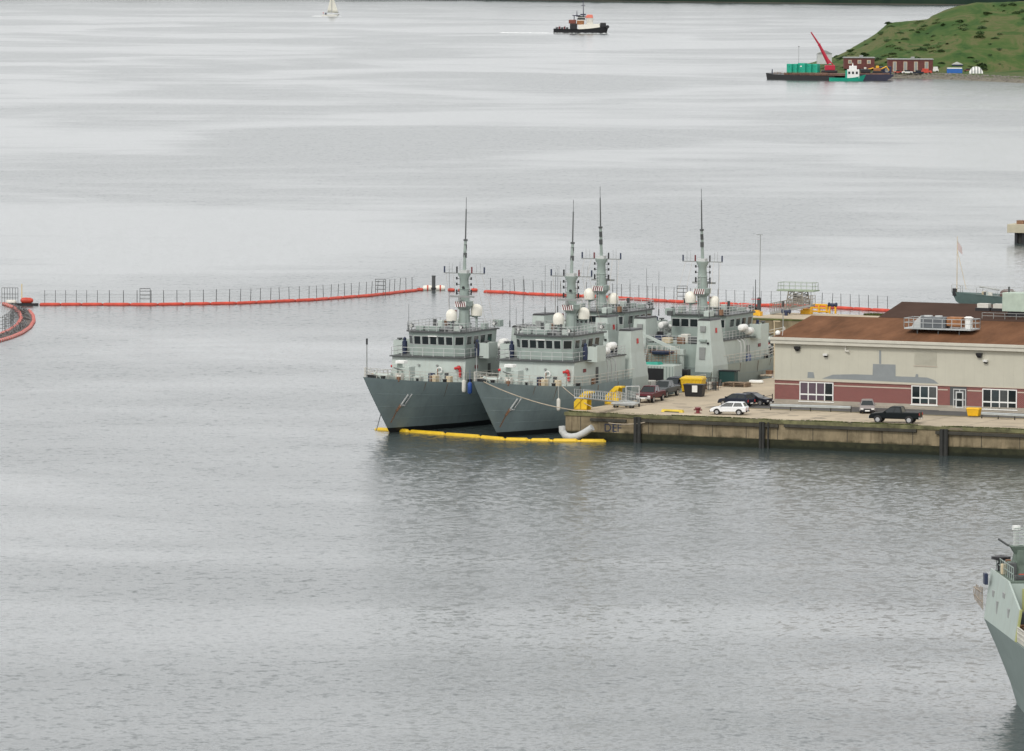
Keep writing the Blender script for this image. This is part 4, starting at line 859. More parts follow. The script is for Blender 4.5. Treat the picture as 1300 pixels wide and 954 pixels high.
# gangway from ship to pier
g0 = onp(735, 506, 2.2); g1 = onp(783, 511, .75)
gw = thing('gangway', 'light metal gangway with handrails sloping from the ship down to the pier', 'gangway', Vector((g1.x, g1.y, ZP)), 0)
d = (g1 - g0); n_ = Vector((-d.y, d.x, 0)).normalized() * .55
rp_ = MB(); rp_.hexa([g0 - n_, g1 - n_, g1 + n_, g0 + n_] + [p + Vector((0, 0, .12)) for p in (g0 - n_, g1 - n_, g1 + n_, g0 + n_)]); rp_.build('ramp', 'light_grey', gw, world=True)
rl = MB()
for sgn in (-1, 1): rl.rail([g0 + n_ * sgn, g1 + n_ * sgn], 1.05, .9, .03, (1, .5))
rl.build('handrail', 'light_grey', gw, world=True)
ld = MB()
q0 = onp(786, 513); q1 = onp(803, 517)
dd = (q1 - q0); nn = Vector((-dd.y, dd.x, 0)).normalized() * .8
ld.hexa([q0 - nn + Vector((0, 0, .35)), q1 - nn + Vector((0, 0, .35)), q1 + nn + Vector((0, 0, .35)), q0 + nn + Vector((0, 0, .35))] + [p + Vector((0, 0, .5)) for p in (q0 - nn, q1 - nn, q1 + nn, q0 + nn)])
ld.build('landing', 'galvanised', gw, world=True)
lr = MB()
for sgn in (-1, 1): lr.rail([q0 + nn * sgn + Vector((0, 0, .5)), q1 + nn * sgn + Vector((0, 0, .5))], 1.1, .55, .03, (1, .7, .4))
lr.tube([q1 + nn + Vector((0, 0, .4)), q1 + nn + Vector((0, 0, 2.4)), q1 - nn + Vector((0, 0, 2.4)), q1 - nn + Vector((0, 0, .4))], .06)
lr.build('landing_rail', 'light_grey', gw, world=True)
wl_ = MB()
for p in (q0 - nn, q0 + nn, q1 - nn, q1 + nn): wl_.cyl(p + Vector((-.1, 0, .2)), p + Vector((.1, 0, .2)), .2, n=10)
wl_.build('wheel', 'tyre', gw, world=True)
t = thing('pipe_trolley', 'low trolley loaded with grey pipes in front of the gangway landing', 'trolley', onp(792, 518), RZ)
MB().box(-1.3, 1.3, -.4, .4, .25, .35).build('bed', 'steel', t)
pq = MB(); [pq.cyl((-1.5, -.3 + k * .15, .45 + (k % 2) * .1), (1.5, -.28 + k * .14, .45 + (k % 2) * .12), .06) for k in range(5)]; pq.build('pipe', 'light_grey', t)
for xx in (-1, 1):
    for yy in (-.4, .4): MB().cyl((xx, yy - .06, .15), (xx, yy + .06, .15), .15).build('wheel', 'tyre', t)
t = thing('yellow_post', 'short yellow post standing between the two yellow brackets and the landing', 'post', onp(783, 516), RZ)
MB().box(-.22, .22, -.15, .15, 0, .95).build('post', 'yellow', t, bevel=.03); MB().box(-.35, .35, -.25, .25, 0, .06).build('base_plate', 'yellow', t)
# yellow kerb, bollard
t = thing('kerb_block', 'yellow painted concrete kerb block at the quay edge', 'kerb', onp(854, 523.5), RZ)
MB().frus((-1.35, 1.35, -.3, .3), (-1.25, 1.25, -.2, .2), 0, .3).build('block', mat('worn_yellow', (.6, .45, .06), .8, var=.3, scale=2), t); MB().box(-.9, .9, -.32, -.3, 0, .1).build('scupper', 'black', t)
t = thing('quay_bollard', 'dark red mooring bollard between the yellow kerb and the white hatchback', 'bollard', onp(886, 525), RZ)
MB().lathe((0, 0, 0), [(.42, 0), (.42, .06), (.22, .12), (.2, .45), (.38, .58), (.34, .68), (.05, .72)], 14).build('post', 'dark_red', t, smooth=True); MB().cyl((-.5, 0, .4), (.5, 0, .4), .08).build('cross_bar', 'dark_red', t)
t = thing('edge_slab', 'broken concrete slab lying at the quay edge behind the right-hand pile', 'slab', onp(1214, 546), RZ)
MB().hexa([(-.9, -.35, 0), (.8, -.35, 0), (.7, .35, 0), (-.8, .35, 0), (-.6, -.25, .22), (.65, -.3, .25), (.55, .25, .2), (-.65, .25, .2)]).build('slab', mat('slab_dirt', (.15, .12, .08), .9), t)
# grit bin
t = thing('grit_bin', 'yellow grit bin against the wall right of the door', 'grit bin', onp(1236.5, 529), RZ)
MB().frus((-.62, .62, -.4, .4), (-.75, .75, -.5, .5), .08, .85).build('body', mat('bin_yellow', (.75, .42, .01), .45), t, bevel=.03); MB().frus((-.8, .8, -.55, .52), (-.7, .7, -.4, .45), .853, 1.02).build('lid', 'bin_yellow', t); MB().box(-.5, .5, -.3, .3, 0, .08).build('base', 'black', t)
# guardrails
def guard(pa, pb, label):
    a = onp(*pa); b = onp(*pb); Lg = (b - a).length; ang = math.atan2(b.y - a.y, b.x - a.x)
    t = thing('guardrail', label, 'guardrail', a, ang, 'steel guardrails along the building')
    MB().prism([(-.04, .42), (-.12, .5), (-.06, .57), (-.12, .65), (-.04, .73), (0, .73), (0, .42)], 'x', 0, Lg).build('rail', 'galvanised', t)
    n = int(Lg / 2)
    for k in range(n + 1): MB().box(k * Lg / n - .05, k * Lg / n + .05, .003, .12, 0, .7).build('post', 'timber', t)
guard((978, 521), (1080, 524), 'long steel guardrail in front of the brick wall by the building corner')
guard((1246, 531.5), (1330, 535.5), 'steel guardrail beginning at the yellow grit bin')
t = thing('railing_post', 'thin dark post at the left corner of the building', 'post', onp(980.5, 510), RZ)
MB().cyl((0, 0, 0), (0, 0, .9), .06).build('post', 'black', t); MB().cyl((-2.6, -.4, .15), (0, 0, .75), .03).build('chain', 'black', t)
t = thing('lamp_post', 'cream lamp post with small lantern behind the building corner', 'lamp post', onp(982.6, 479), RZ)
MB().cyl((0, 0, 0), (0, 0, 6.9), .07, .06).build('pole', 'cream', t); MB().box(-.1, .75, -.12, .12, 6.9, 7.0).build('lantern', 'cream', t)

# boat fenders hanging from the bows, mooring lines, hoses
def hang(px, py, D_P, label, mt_, r=.17, h=.75):
    P = hit(px, py, D_P, Vector((0, -1, 0)))
    t = MB().lathe((0, 0, 0), [(.03, -h), (r * .8, -h + .1), (r, -h + .25), (r, h - .25), (r * .8, h - .1), (.03, h), (.02, h + .1), (.015, h + 1.4)], 12).build('boat_fender', mt_, smooth=True)
    t.location = P; return tag(t, label, 'fender')
hang(589, 490.5, stem2 + Vector((0, -2.5, 0)), 'white fender hanging between the two bows', 'white_dirty', .24, .75)
hang(596.5, 493, stem2 + Vector((0, -1.5, 0)), 'blue fender hanging beside the white one between the two bows', 'blue', .26, .7)
hang(709, 514, stem2 + Vector((0, -2.0, 0)), 'white fender hanging over the side of the ship near the pier corner', 'white_dirty', .22, .75)
def rope(name, label, pts, r, mt_, cat='rope', sag=.0, n=14):
    P = []
    for i in range(len(pts) - 1):
        a, b = Vector(pts[i]), Vector(pts[i + 1])
        for k in range(n): f = k / n; P.append(a.lerp(b, f) - Vector((0, 0, sag * 4 * f * (1 - f))))
    P.append(Vector(pts[-1])); o0 = P[0].copy()
    t = MB().tube([p - o0 for p in P], r, 6).build(name, mt_, smooth=True); t.location = o0; return tag(t, label, cat)
sh2 = ship2.matrix_basis
def S2(x, y, z): return sh2 @ Vector((x, y, z))
rope('mooring_rope', 'pale mooring rope running from the bow down to the corner of the pier', [S2(-.6, BOW - 1.5, 6.75), onp(736, 522, .1)], .055, 'rope', sag=.5)
rope('mooring_rope', 'pale rope lying along the edge beam and drooping down the pier front', [onp(734, 521, .06), onp(800, 526, .06) - ALONG * .0, onp(840, 526.5, .05)], .05, 'rope')
rope('mooring_rope', 'pale rope slung across the pier front beside the writing', [P0 + RIGHT * 5.6 - ALONG * .45 + Vector((0, 0, 2.15)), P0 + RIGHT * 9.5 - ALONG * .5 + Vector((0, 0, 2.25)), onp(846, 527, .05)], .045, 'rope', sag=.12)
rope('mooring_rope', 'pale rope from the ship deck to the second yellow bracket', [S2(-5.3, BOW - 13, 5.6), onp(752, 517, .5)], .04, 'rope', sag=.2)
sh1 = ship1.matrix_basis
rope('mooring_rope', 'thin rope hanging from the bow to the left end of the yellow boom', [sh1 @ Vector((0, BOW - 4.6, 2.35)), at(478.5, 521, .0) * 0 + hit(478, 546, stem2 + Vector((0, -6, 0)), Vector((0, -1, 0)))], .05, 'dark_steel')
# grey suction hose hanging at the pier corner
hz = [hit(px, py, P0 - ALONG * 1.2, -ALONG) for px, py in ((713.5, 541), (714, 548), (718, 553.5), (725, 555), (733, 554), (742, 549.5), (752, 543))]
o0 = hz[0].copy(); hm = MB()
import itertools
hm.tube([p - o0 for p in hz], .4, 12)
for i, p in enumerate(hz[1:-1]): hm.ball(p - o0, .405)
t = hm.build('suction_hose', 'light_grey', smooth=True); t.location = o0; tag(t, 'fat light grey hose curving round the foot of the pier corner', 'hose')

# ------------------------------------------------------------------ yellow floating boom
def polyline(pts, step):
    out = []; 
    for i in range(len(pts) - 1):
        a, b = pts[i], pts[i + 1]; L_ = (b - a).length; n = max(1, round(L_ / step))
        out += [a.lerp(b, k / n) for k in range(n)]
    out.append(pts[-1]); return out
yb_ = [at(478, 546), at(520, 549), at(565, 552.5), at(610, 556), at(640, 559), at(672, 560), at(700, 560.5), at(735, 561), at(770, 561.5)]
t = thing('yellow_boom', 'yellow floating boom across the two bows nearest the camera', 'boom', yb_[0])
pl = polyline(yb_, 6.0)
for i in range(len(pl) - 1):
    a, b = pl[i] - yb_[0], pl[i + 1] - yb_[0]; d = (b - a).normalized(); r = .36
    MB().cyl(a + d * .1, a + d * .35, .12, r * .9, n=12).cyl(a + d * .35, b - d * .35, r * .9, r, n=12).cyl(b - d * .35, b - d * .05, r, .16, n=12).cyl(a - d * .12, a + d * .12, .2).build('float', 'yellow', t)

# ------------------------------------------------------------------ orange floating barrier with fence posts
def make_section(L_, posts=2, hgt=2.35):
    t = thing('barrier_section', 'orange float of the long floating barrier with thin wire fence posts', 'floating barrier')
    r = .3
    MB().lathe((0, 0, .12), [(.1, 0.02), (r * .8, .12), (r, .4), (r, L_ - .4), (r * .8, L_ - .12), (.1, L_ - .02)], 12, 'x').build('float', 'orange_float', t)
    MB().box(.2, L_ - .2, .22, .42, -.05, .12).build('pontoon', 'dark_steel', t)
    for k in range(posts):
        x = L_ * (k + .5) / posts
        MB().cyl((x, .32, 0), (x, .32, hgt), .055, .045, n=5).build('post', 'dark_steel', t)
    wm = MB()
    for z in (.8, 1.25, 1.7, hgt - .1): wm.cyl((0, .32, z), (L_, .32, z), .012, n=3)
    wm.build('fence_wire', 'steel', t)
    return t
sec = make_section(3.7)
used = [False]; jr = random.Random(17)
def lay(pts, step=3.7, label=None, grp='sections of the orange floating barrier'):
    pl = polyline(pts, step); out = []
    for i in range(len(pl) - 1):
        o = sec if not used[0] else copy_tree(sec); used[0] = True
        a, b = pl[i], pl[i + 1]; o.location = a; o.rotation_euler = (0, 0, math.atan2(b.y - a.y, b.x - a.x) + R(jr.uniform(-2.5, 2.5))); o.rotation_euler.x = R(jr.uniform(-4, 4)); o.scale = ((b - a).length / 3.7 * 1.02, 1, 1)
        o['label'] = label; o['category'] = 'floating barrier'; o['group'] = grp; out.append(o)
    return out
lay([at(50, 388), at(130, 388), at(200, 388), at(300, 386.5), at(400, 382), at(470, 376.5), at(528, 370)], label='orange float with thin fence posts in the straight barrier left of the dark mooring post', grp='barrier floats left of the mooring post')
lay([at(614, 371.5), at(645, 372.5), at(670, 374.5), at(760, 378), at(870, 385), at(960, 389), at(1010, 389), at(1060, 392), at(1130, 396)], label='orange float of the barrier stretch passing behind the ships and the building', grp='barrier floats right of the mooring post')
# curved double barrier at the left
def curve_section(label, pts, posts, grp, reeds):
    pl = polyline(pts, 1.5)
    for i in range(len(pl) - 1):
        a, b = pl[i], pl[i + 1]; Lq = (b - a).length
        t = thing('ring_float', label, 'float', a, math.atan2(b.y - a.y, b.x - a.x), grp)
        MB().lathe((0, 0, .15), [(.1, .12), (.24, .18), (.28, .32), (.28, Lq - .3), (.24, Lq - .16), (.1, Lq - .1)], 10, 'x').build('float', 'orange_float', t)
        MB().cyl((-.16, 0, .15), (.16, 0, .15), .26, n=8).build('coupling', 'white_dirty', t)
outer = [at(-14, 437), at(0, 434), at(14, 430), at(28, 424), at(38, 417), at(43, 409), at(42, 402), at(37, 396)]
inner = [at(-14, 428), at(0, 426), at(12, 421), at(22, 414), at(27, 406), at(25, 399), at(18, 392), at(4, 387)]
curve_section('orange float on the outer edge of the curved barrier at the left', outer, 0, 'outer floats of the curved barrier', 0)
curve_section('orange float on the inner edge of the curved barrier at the left', inner, 0, 'inner floats of the curved barrier', 0)
po = polyline(outer, 1.2); pi_ = polyline(inner, 1.2); n = 40
def samp(pl, f): x = f * (len(pl) - 1); i = min(len(pl) - 2, int(x)); return pl[i].lerp(pl[i + 1], x - i)
o0 = samp(po, .5)
t = thing('net_platform', 'dark netting and frames filling the gap between the two curved rows of floats', 'netting', o0)
nm = MB(); vs = []
for k in range(n + 1):
    f = k / n; a = samp(po, f).lerp(samp(pi_, f), .08) - o0; b = samp(po, f).lerp(samp(pi_, f), .92) - o0; vs += [a + Vector((0, 0, .22)), b + Vector((0, 0, .22)), a + Vector((0, 0, .1)), b + Vector((0, 0, .1))]
nm.add(vs, [(4 * i, 4 * i + 1, 4 * i + 5, 4 * i + 4) for i in range(n)] + [(4 * i + 2, 4 * i + 3, 4 * i + 7, 4 * i + 6) for i in range(n)])
nm.build('netting', mat('net_dark', (.12, .1, .09), .95, var=.6, scale=2.5), t)
rr = random.Random(8); cm_ = MB()
for k in range(n * 3):
    f = rr.random(); p = samp(po, f).lerp(samp(pi_, f), rr.uniform(.15, .85)) - o0; q = samp(po, f).lerp(samp(pi_, f), rr.uniform(.15, .85)) - o0
    cm_.cyl(p + Vector((0, 0, .25)), q + Vector((rr.uniform(-.6, .6), rr.uniform(-.6, .6), rr.uniform(.3, .7))), .05, n=4)
cm_.build('frame', 'dark_steel', t)
for k in range(9):
    f = .12 + k * .045; p = samp(pi_, f) + Vector((-1.2, 1.5, 0)) - o0
    MB().rail([p, p + Vector((.9, .3, 0))], 2.1, 1, .05, (1, .75, .5, .25)).build('ladder_post', 'dark_steel', t)
# hub where the straight and curved barriers meet, and the mooring post
t = thing('barrier_hub', 'orange and white floats with a dark raft joining the curved and straight barriers', 'raft', at(34, 388))
MB().box(-2.6, 1.8, -.5, .6, 0, .35).build('raft', 'black', t); MB().lathe((0, .2, .75), [(.1, -1), (.42, -.8), (.48, -.3), (.45, .5), (.3, .9), (.1, 1)], 12, 'x').build('float', 'orange_float', t, smooth=True)
MB().lathe((-2.4, .2, .5), [(.1, -.9), (.35, -.7), (.35, .6), (.1, .8)], 12, 'x').build('float', 'white_dirty', t, smooth=True)
MB().rail([(-3.9, .4, .3), (-1.4, .4, .3)], 2.4, .45, .05, (1, .6, .35)).build('frame', 'dark_steel', t)
MB().cyl((-.8, .5, .3), (-.8, .5, 3.3), .05).build('mast', 'yellow', t); MB().lathe((-4.9, -.2, .4), [(.1, -.9), (.38, -.7), (.38, .6), (.1, .8)], 12, 'x').build('float', 'orange_float', t, smooth=True)
MB().cyl((-5.6, .4, .2), (-5.6, .4, 2.9), .12).build('mast', 'dark_steel', t)
t = thing('mooring_post', 'dark cylindrical mooring post rising from the water at the middle of the barrier', 'post', at(550.5, 370))
MB().cyl((0, 0, -1), (0, 0, 2.4), .3, n=14).cyl((0, 0, 2.4), (0, 0, 2.55), .34, n=14).build('post', 'dark_steel', t); MB().cyl((0, 0, .3), (0, 0, .6), .42, n=14).build('collar', 'black', t)
for px, s_ in ((543, 'left of'), (559, 'right of')):
    t = thing('white_buoy', f'white oblong buoy just {s_} the dark mooring post', 'buoy', at(px, 368.5))
    MB().lathe((0, 0, .3), [(.1, -.85), (.4, -.7), (.5, -.3), (.5, .3), (.4, .7), (.1, .85)], 12, 'x').build('float', 'radome_white', t, smooth=True); MB().lathe((0, 0, .3), [(.51, -.12), (.53, 0), (.51, .12)], 12, 'x').build('band', 'orange_float', t)
for px in (533, 573, 586, 592, 602):
    t = thing('orange_buoy', 'small orange buoy on the chain of floats by the dark mooring post', 'buoy', at(px, 370 if px > 560 else 369.5), 0, 'small orange buoys by the mooring post')
    MB().lathe((0, 0, .2), [(.05, -.6), (.28, -.45), (.3, 0), (.28, .45), (.05, .6)], 10, 'x').build('float', 'orange_float', t, smooth=True); MB().cyl((-.08, 0, .3), (-.08, 0, .62), .05).build('eye', 'dark_steel', t)
for px in (184, 483, 866):
    yb2 = 388 if px < 200 else (375.5 if px < 500 else 384.5)
    t = thing('ladder_frame', {184: 'dark ladder-like frame on the left stretch of the barrier', 483: 'dark ladder-like frame near the mooring post end of the barrier', 866: 'dark ladder-like frame on the barrier between the radar domes'}[px], 'frame', at(px, yb2) + Vector((0, .4, 0)))
    MB().rail([(-.8, 0, .0), (.8, 0, .0)], 2.6, 1.6, .06, ()).build('upright', 'dark_steel', t); rm = MB(); [rm.cyl((-.8, 0, z), (.8, 0, z), .05) for z in (1.0, 1.6, 2.2, 2.6)]; rm.build('rung', 'dark_steel', t)

# ------------------------------------------------------------------ second pier behind
Q0 = at(948, 403, ZP); Q0.z = 0
fp = thing('far_pier', 'narrow concrete pier with mossy edge behind the patrol ships and the building', 'pier', Q0, RZ)
MB().box(0, 140, 0, 13, -3, ZP - .3).build('pier_wall', 'pier_wall', fp); MB().box(-.1, 140, -.1, 13.1, ZP - .297, ZP - .1).build('edge_beam', 'moss', fp); MB().box(.3, 139.5, .5, 12.8, ZP - .097, ZP).build('deck', 'apron', fp)
def onq(px, py, dz=0): return at(px, py, ZP + dz)
def Q(u, v, z=ZP): p = Q0 + RIGHT * u + ALONG * v; p.z = z; return p
def yellow_box(px, py, label, w_, grp=None):
    t = thing('yellow_bollard_box', label, 'mooring block', onq(px, py), RZ, grp)
    MB().box(-w_, w_, -.5, .5, 0, .6).build('block', mat('amber', (.75, .4, .02), .5), t, bevel=.05); MB().box(-w_ * .6, w_ * .6, -.3, .3, .603, .8).build('cap', 'amber', t)
yellow_box(959, 401, 'yellow mooring block at the left end of the far pier', .95)
yellow_box(1024, 399, 'low yellow block at the foot of the lattice tower', .8); 
t = thing('beam_stack', 'yellow steel frame of stacked beams on the far pier', 'frame', onq(1040, 397.5), RZ)
for z, w_ in ((0, 1.6), (.5, 1.3), (.95, 1.1)): MB().box(-w_, w_, -.3 + z * .3, .1 + z * .3, z + .1, z + .35).build('beam', 'amber', t, bevel=.03)
for x in (-1.2, 0, 1.2): MB().box(x - .12, x + .12, -.2, .2, 0, 1.2).build('post', 'amber', t)
def winch(px, py, label, leg):
    t = thing('dock_winch', label, 'winch', onq(px, py), RZ)
    if leg:
        for x in (-.45, .45): MB().box(x - .12, x + .12, -.1, .1, 0, 1.1).build('post', 'amber', t)
    z = 1.1 if leg else .4
    MB().lathe((0, 0, z + .2), [(.3, -.65), (.35, -.5), (.2, -.4), (.2, .4), (.35, .5), (.3, .65)], 12, 'x').build('drum', 'dark_blue', t); MB().box(-.2, .2, -.2, .2, 0 if not leg else z - .1, z + .1).build('base', 'dark_blue', t)
winch(1057, 398.5, 'dark blue winch on yellow posts on the far pier', True); winch(998, 401, 'dark blue winch on the deck left of the lattice tower', False)
t = thing('lattice_tower', 'pale lattice tower with a wide top platform on the far pier', 'tower', onq(1013, 395), RZ)
lt = MB(); b0, b1, hh = 1.45, 1.05, 2.9
for sx in (-1, 1):
    for sy in (-1, 1): lt.cyl((sx * b0, sy * b0, 0), (sx * b1, sy * b1, hh), .1, n=5)
for k in range(5):
    za, zb_ = hh * k / 5, hh * (k + 1) / 5; wa, wb_ = b0 + (b1 - b0) * k / 5, b0 + (b1 - b0) * (k + 1) / 5
    for sy in (-1, 1):
        lt.cyl((-wa, sy * wa, za), (wb_, sy * wb_, zb_), .05, n=4); lt.cyl((wa, sy * wa, za), (-wb_, sy * wb_, zb_), .05, n=4); lt.cyl((-wb_, sy * wb_, zb_), (wb_, sy * wb_, zb_), .06, n=4)
        lt.cyl((sy * wa, -wa, za), (sy * wb_, wb_, zb_), .05, n=4)
lt.build('lattice', mat('old_steel', (.3, .28, .24), .9, var=.3), t)
MB().box(-2.9, 2.9, -1.2, 1.2, hh, hh + .2).build('platform', mat('pale_green', (.3, .36, .26), .8), t); MB().rail([(-2.7, -1.1, hh + .2), (2.7, -1.1, hh + .2), (2.7, 1.1, hh + .2), (-2.7, 1.1, hh + .2), (-2.7, -1.1, hh + .2)], 1.05, .9, .035).build('railing', 'pale_green', t)
MB().box(-.6, .5, -.5, .5, 1.3, 2.2).build('machinery', 'dark_steel', t)
t = thing('access_ramp', 'grey steel access ramp with close handrails rising towards the lattice tower', 'ramp', onq(974, 400), RZ)
MB().hexa([(0, 1, .0), (5.6, 3, 1.2), (5.6, 4.5, 1.2), (0, 2.5, 0), (0, 1, .3), (5.6, 3, 1.5), (5.6, 4.5, 1.5), (0, 2.5, .3)]).build('ramp', 'steel', t)
q = MB(); q.rail([(0, 1, .3), (5.6, 3, 1.5)], 1.3, .35, .05, (1, .6)); q.rail([(0, 2.5, .3), (5.6, 4.5, 1.5)], 1.3, .35, .05, (1, .6)); q.build('handrail', mat('old_wood', (.22, .2, .17), .9), t)
t = thing('dark_pile', 'stout dark pile standing beside the foot of the access ramp', 'pile', onq(963.5, 398), RZ); MB().cyl((0, 0, -1), (0, 0, 2.2), .28, n=12).cyl((0, 0, 2.2), (0, 0, 2.3), .2).build('pile', 'dark_steel', t)
t = thing('signal_mast', 'slim dark mast left of the stout dark pile', 'mast', onq(959, 398), RZ); MB().cyl((0, 0, 0), (0, 0, 4.9), .09, .05).build('pole', 'dark_steel', t); MB().cyl((0, 0, 0), (0, 0, .9), .22).build('base', 'black', t); MB().box(-.7, .7, -.05, .05, 2.0, 2.08).build('cross_arm', 'red', t)
t = thing('lamp_post', 'tall thin grey lamp post at the left end of the far pier', 'lamp post', onq(964, 396), RZ); MB().cyl((0, 0, 0), (0.1, 0, 11.2), .07, .05).build('pole', 'steel', t); MB().box(-.5, .5, -.06, .06, 11.15, 11.25).build('lantern', 'steel', t)
tufts('pier_grass', 'strip of green grass along the back edge of the far pier', 13.2, 20, 12.0, 12.9, ZP, 900, .45, 'moss', Q0, RZ)

# ------------------------------------------------------------------ warship bow behind the building
def big_hull(L_, Bm, zd, rake, zlow=-1, N=24, flare=.8):
    mb = MB(); NJ = 6
    def pt(i, j, sg):
        q = (i / N) ** 1.5; f = j / (NJ - 1); z = zlow + (zd + .9 * (1 - q) ** 4 - zlow) * f; s0 = rake * (1 - max(0, z) / zd) if z < zd else 0
        s = s0 + (L_ - s0) * q; B = Bm * (flare + (1 - flare) * f); t_ = min(1, (s - s0) / (L_ * .42)); return Vector((sg * max(.03, B * (1 - (1 - t_) ** 1.9)), -s, z))
    for sg in (-1, 1):
        mb.add([pt(i, j, sg) for i in range(N + 1) for j in range(NJ)], [(i * NJ + j, (i + 1) * NJ + j, (i + 1) * NJ + j + 1, i * NJ + j + 1) for i in range(N) for j in range(NJ - 1)])
    for i in (0, N): mb.add([pt(i, j, -1) for j in range(NJ)] + [pt(i, j, 1) for j in range(NJ)], [(j, j + 1, NJ + j + 1, NJ + j) for j in range(NJ - 1)])
    dk = MB(); vs = []
    for i in range(N + 1):
        a = pt(i, NJ - 1, 1); vs += [(-a.x + .02, a.y, a.z - .15), (a.x - .02, a.y, a.z - .15)]
    dk.add(vs, [(2 * i, 2 * i + 1, 2 * i + 3, 2 * i + 2) for i in range(N)])
    rl = [pt(i, NJ - 1, 1) for i in range(N + 1)]
    return mb, dk, rl
tip = at(1208, 373, 5.6)
t = thing('warship', 'grey-green warship bow with a flagstaff showing above the dark roof', 'ship', (tip.x, tip.y, 0), math.atan2(.35, 1) + math.pi / 2 - R(38))
hm, dk, rl = big_hull(62, 6.5, 5.0, 7)
mat('teal_hull', (.12, .175, .165), .5, streak=.1)
h_ = hm.build('hull', 'teal_hull', t); merge(h_); dk.build('deck', 'deck_grey', t)
for sg in (-1, 1): MB().rail([(sg * (p.x - .1), p.y, p.z) for p in rl[::2]], 1.0, 2.0, .04, (1, .5)).build('railing', 'light_grey', t)
MB().cyl((0, -.8, 5.6), (0, -.8, 14), .07, .04).build('flagstaff', 'cream', t)
MB().hexa([(0, -.85, 12.0), (0, -1.6, 11.3), (0, -1.6, 11.35), (0, -.85, 12.05), (.03, -.85, 13.3), (.03, -1.5, 12.4), (.06, -1.5, 12.4), (.06, -.85, 13.3)]).build('flag', mat('flag_pale', (.5, .42, .41), .8), t)
MB().tube([(0, -.8, 12.0), (0, -2.2, 6.3)], .04).build('stay', 'cream', t)
MB().box(-.3, .3, -.8, -.2, 5.3, 6.4).build('jack_locker', 'black', t, bevel=.05)
MB().lathe((0, -8.5, 0), [(1.3, 5.1), (1.2, 6.0), (.7, 6.4)], 12).build('gun_turret', mat('turret_brown', (.12, .08, .07), .7), t); MB().cyl((0, -7.2, 6.3), (0, -4.2, 6.7), .12).build('gun_barrel', 'steel', t)
MB().box(-4.5, 4.5, -34, -18, 4.9, 9).build('superstructure', 'navy_grey', t, bevel=.1); MB().box(-3.5, 3.5, -30, -20, 9, 12).build('bridge', 'navy_light', t, bevel=.1)
for k in range(4): MB().box(-1.2 + k * .7, -.8 + k * .7, -6.4 + k * .5, -5.8 + k * .5, 5.1, 6.0).build('deck_locker', ('white_dirty', 'navy_light', 'dark_steel', 'cream')[k], t, bevel=.04)

# ------------------------------------------------------------------ jetty head at the right edge
J = at(1284, 309)
t = thing('jetty_head', 'cream concrete jetty end on dark piles at the right edge', 'jetty', J, R(-20))
MB().box(-.6, 30, -1, 9, 2.0, 3.6).build('deck_beam', mat('pale_concrete', (.48, .44, .33), .9), t, bevel=.05); MB().box(.8, 30, 0, 8, -2, 1.997).build('pile_wall', 'wet_timber', t)
for k in range(12): MB().cyl((1.0 + k * 1.4, -.15, -2), (1.0 + k * 1.4, -.15, 1.99), .35).build('pile', 'black', t)
MB().box(.9, 2.2, .2, 1.6, 3.6, 4.3).build('locker', 'rust', t); MB().cyl((2.3, 1, 3.6), (2.3, 1, 8.2), .08).build('pole', 'dark_steel', t)

# ------------------------------------------------------------------ frigate at the lower right corner
O = at(1249, 785, 6.0)
t = thing('frigate', 'weathered grey-green frigate seen over its side deck at the lower right corner', 'ship', (O.x, O.y, 0), R(4.0))
mat('frig_low', (.22, .28, .26), .5, streak=.15, var=.06); mat('frig_up', (.42, .49, .45), .55, streak=.5, streakcol=(.25, .24, .17), var=.05); mat('yellow_trim', (.42, .44, .18), .6)
BW = 12.6; rings = []
for y, k in ((0, 0), (-1.2, .3), (-4, .6), (-12, .9), (-30, 1), (-60, 1)):
    dx = 2.3 - .9 * k; rings.append([Vector(p) for p in ((0, y, 6), (dx * .35, y - 1.0 * (1 - k), 4), (dx * .8, y - 2.4 * (1 - k), 1.5), (dx * 1.2, y - 3.4 * (1 - k), -1), (BW - dx * 1.2, y - 3.4 * (1 - k), -1), (BW - dx * .8, y - 2.4 * (1 - k), 1.5), (BW - dx * .35, y - 1.0 * (1 - k), 4), (BW, y, 6))])
MB().loft(rings).build('hull', 'frig_low', t)
MB().box(.1, BW - .1, -60, -.1, 6.003, 6.05).build('deck', 'deck_grey', t)
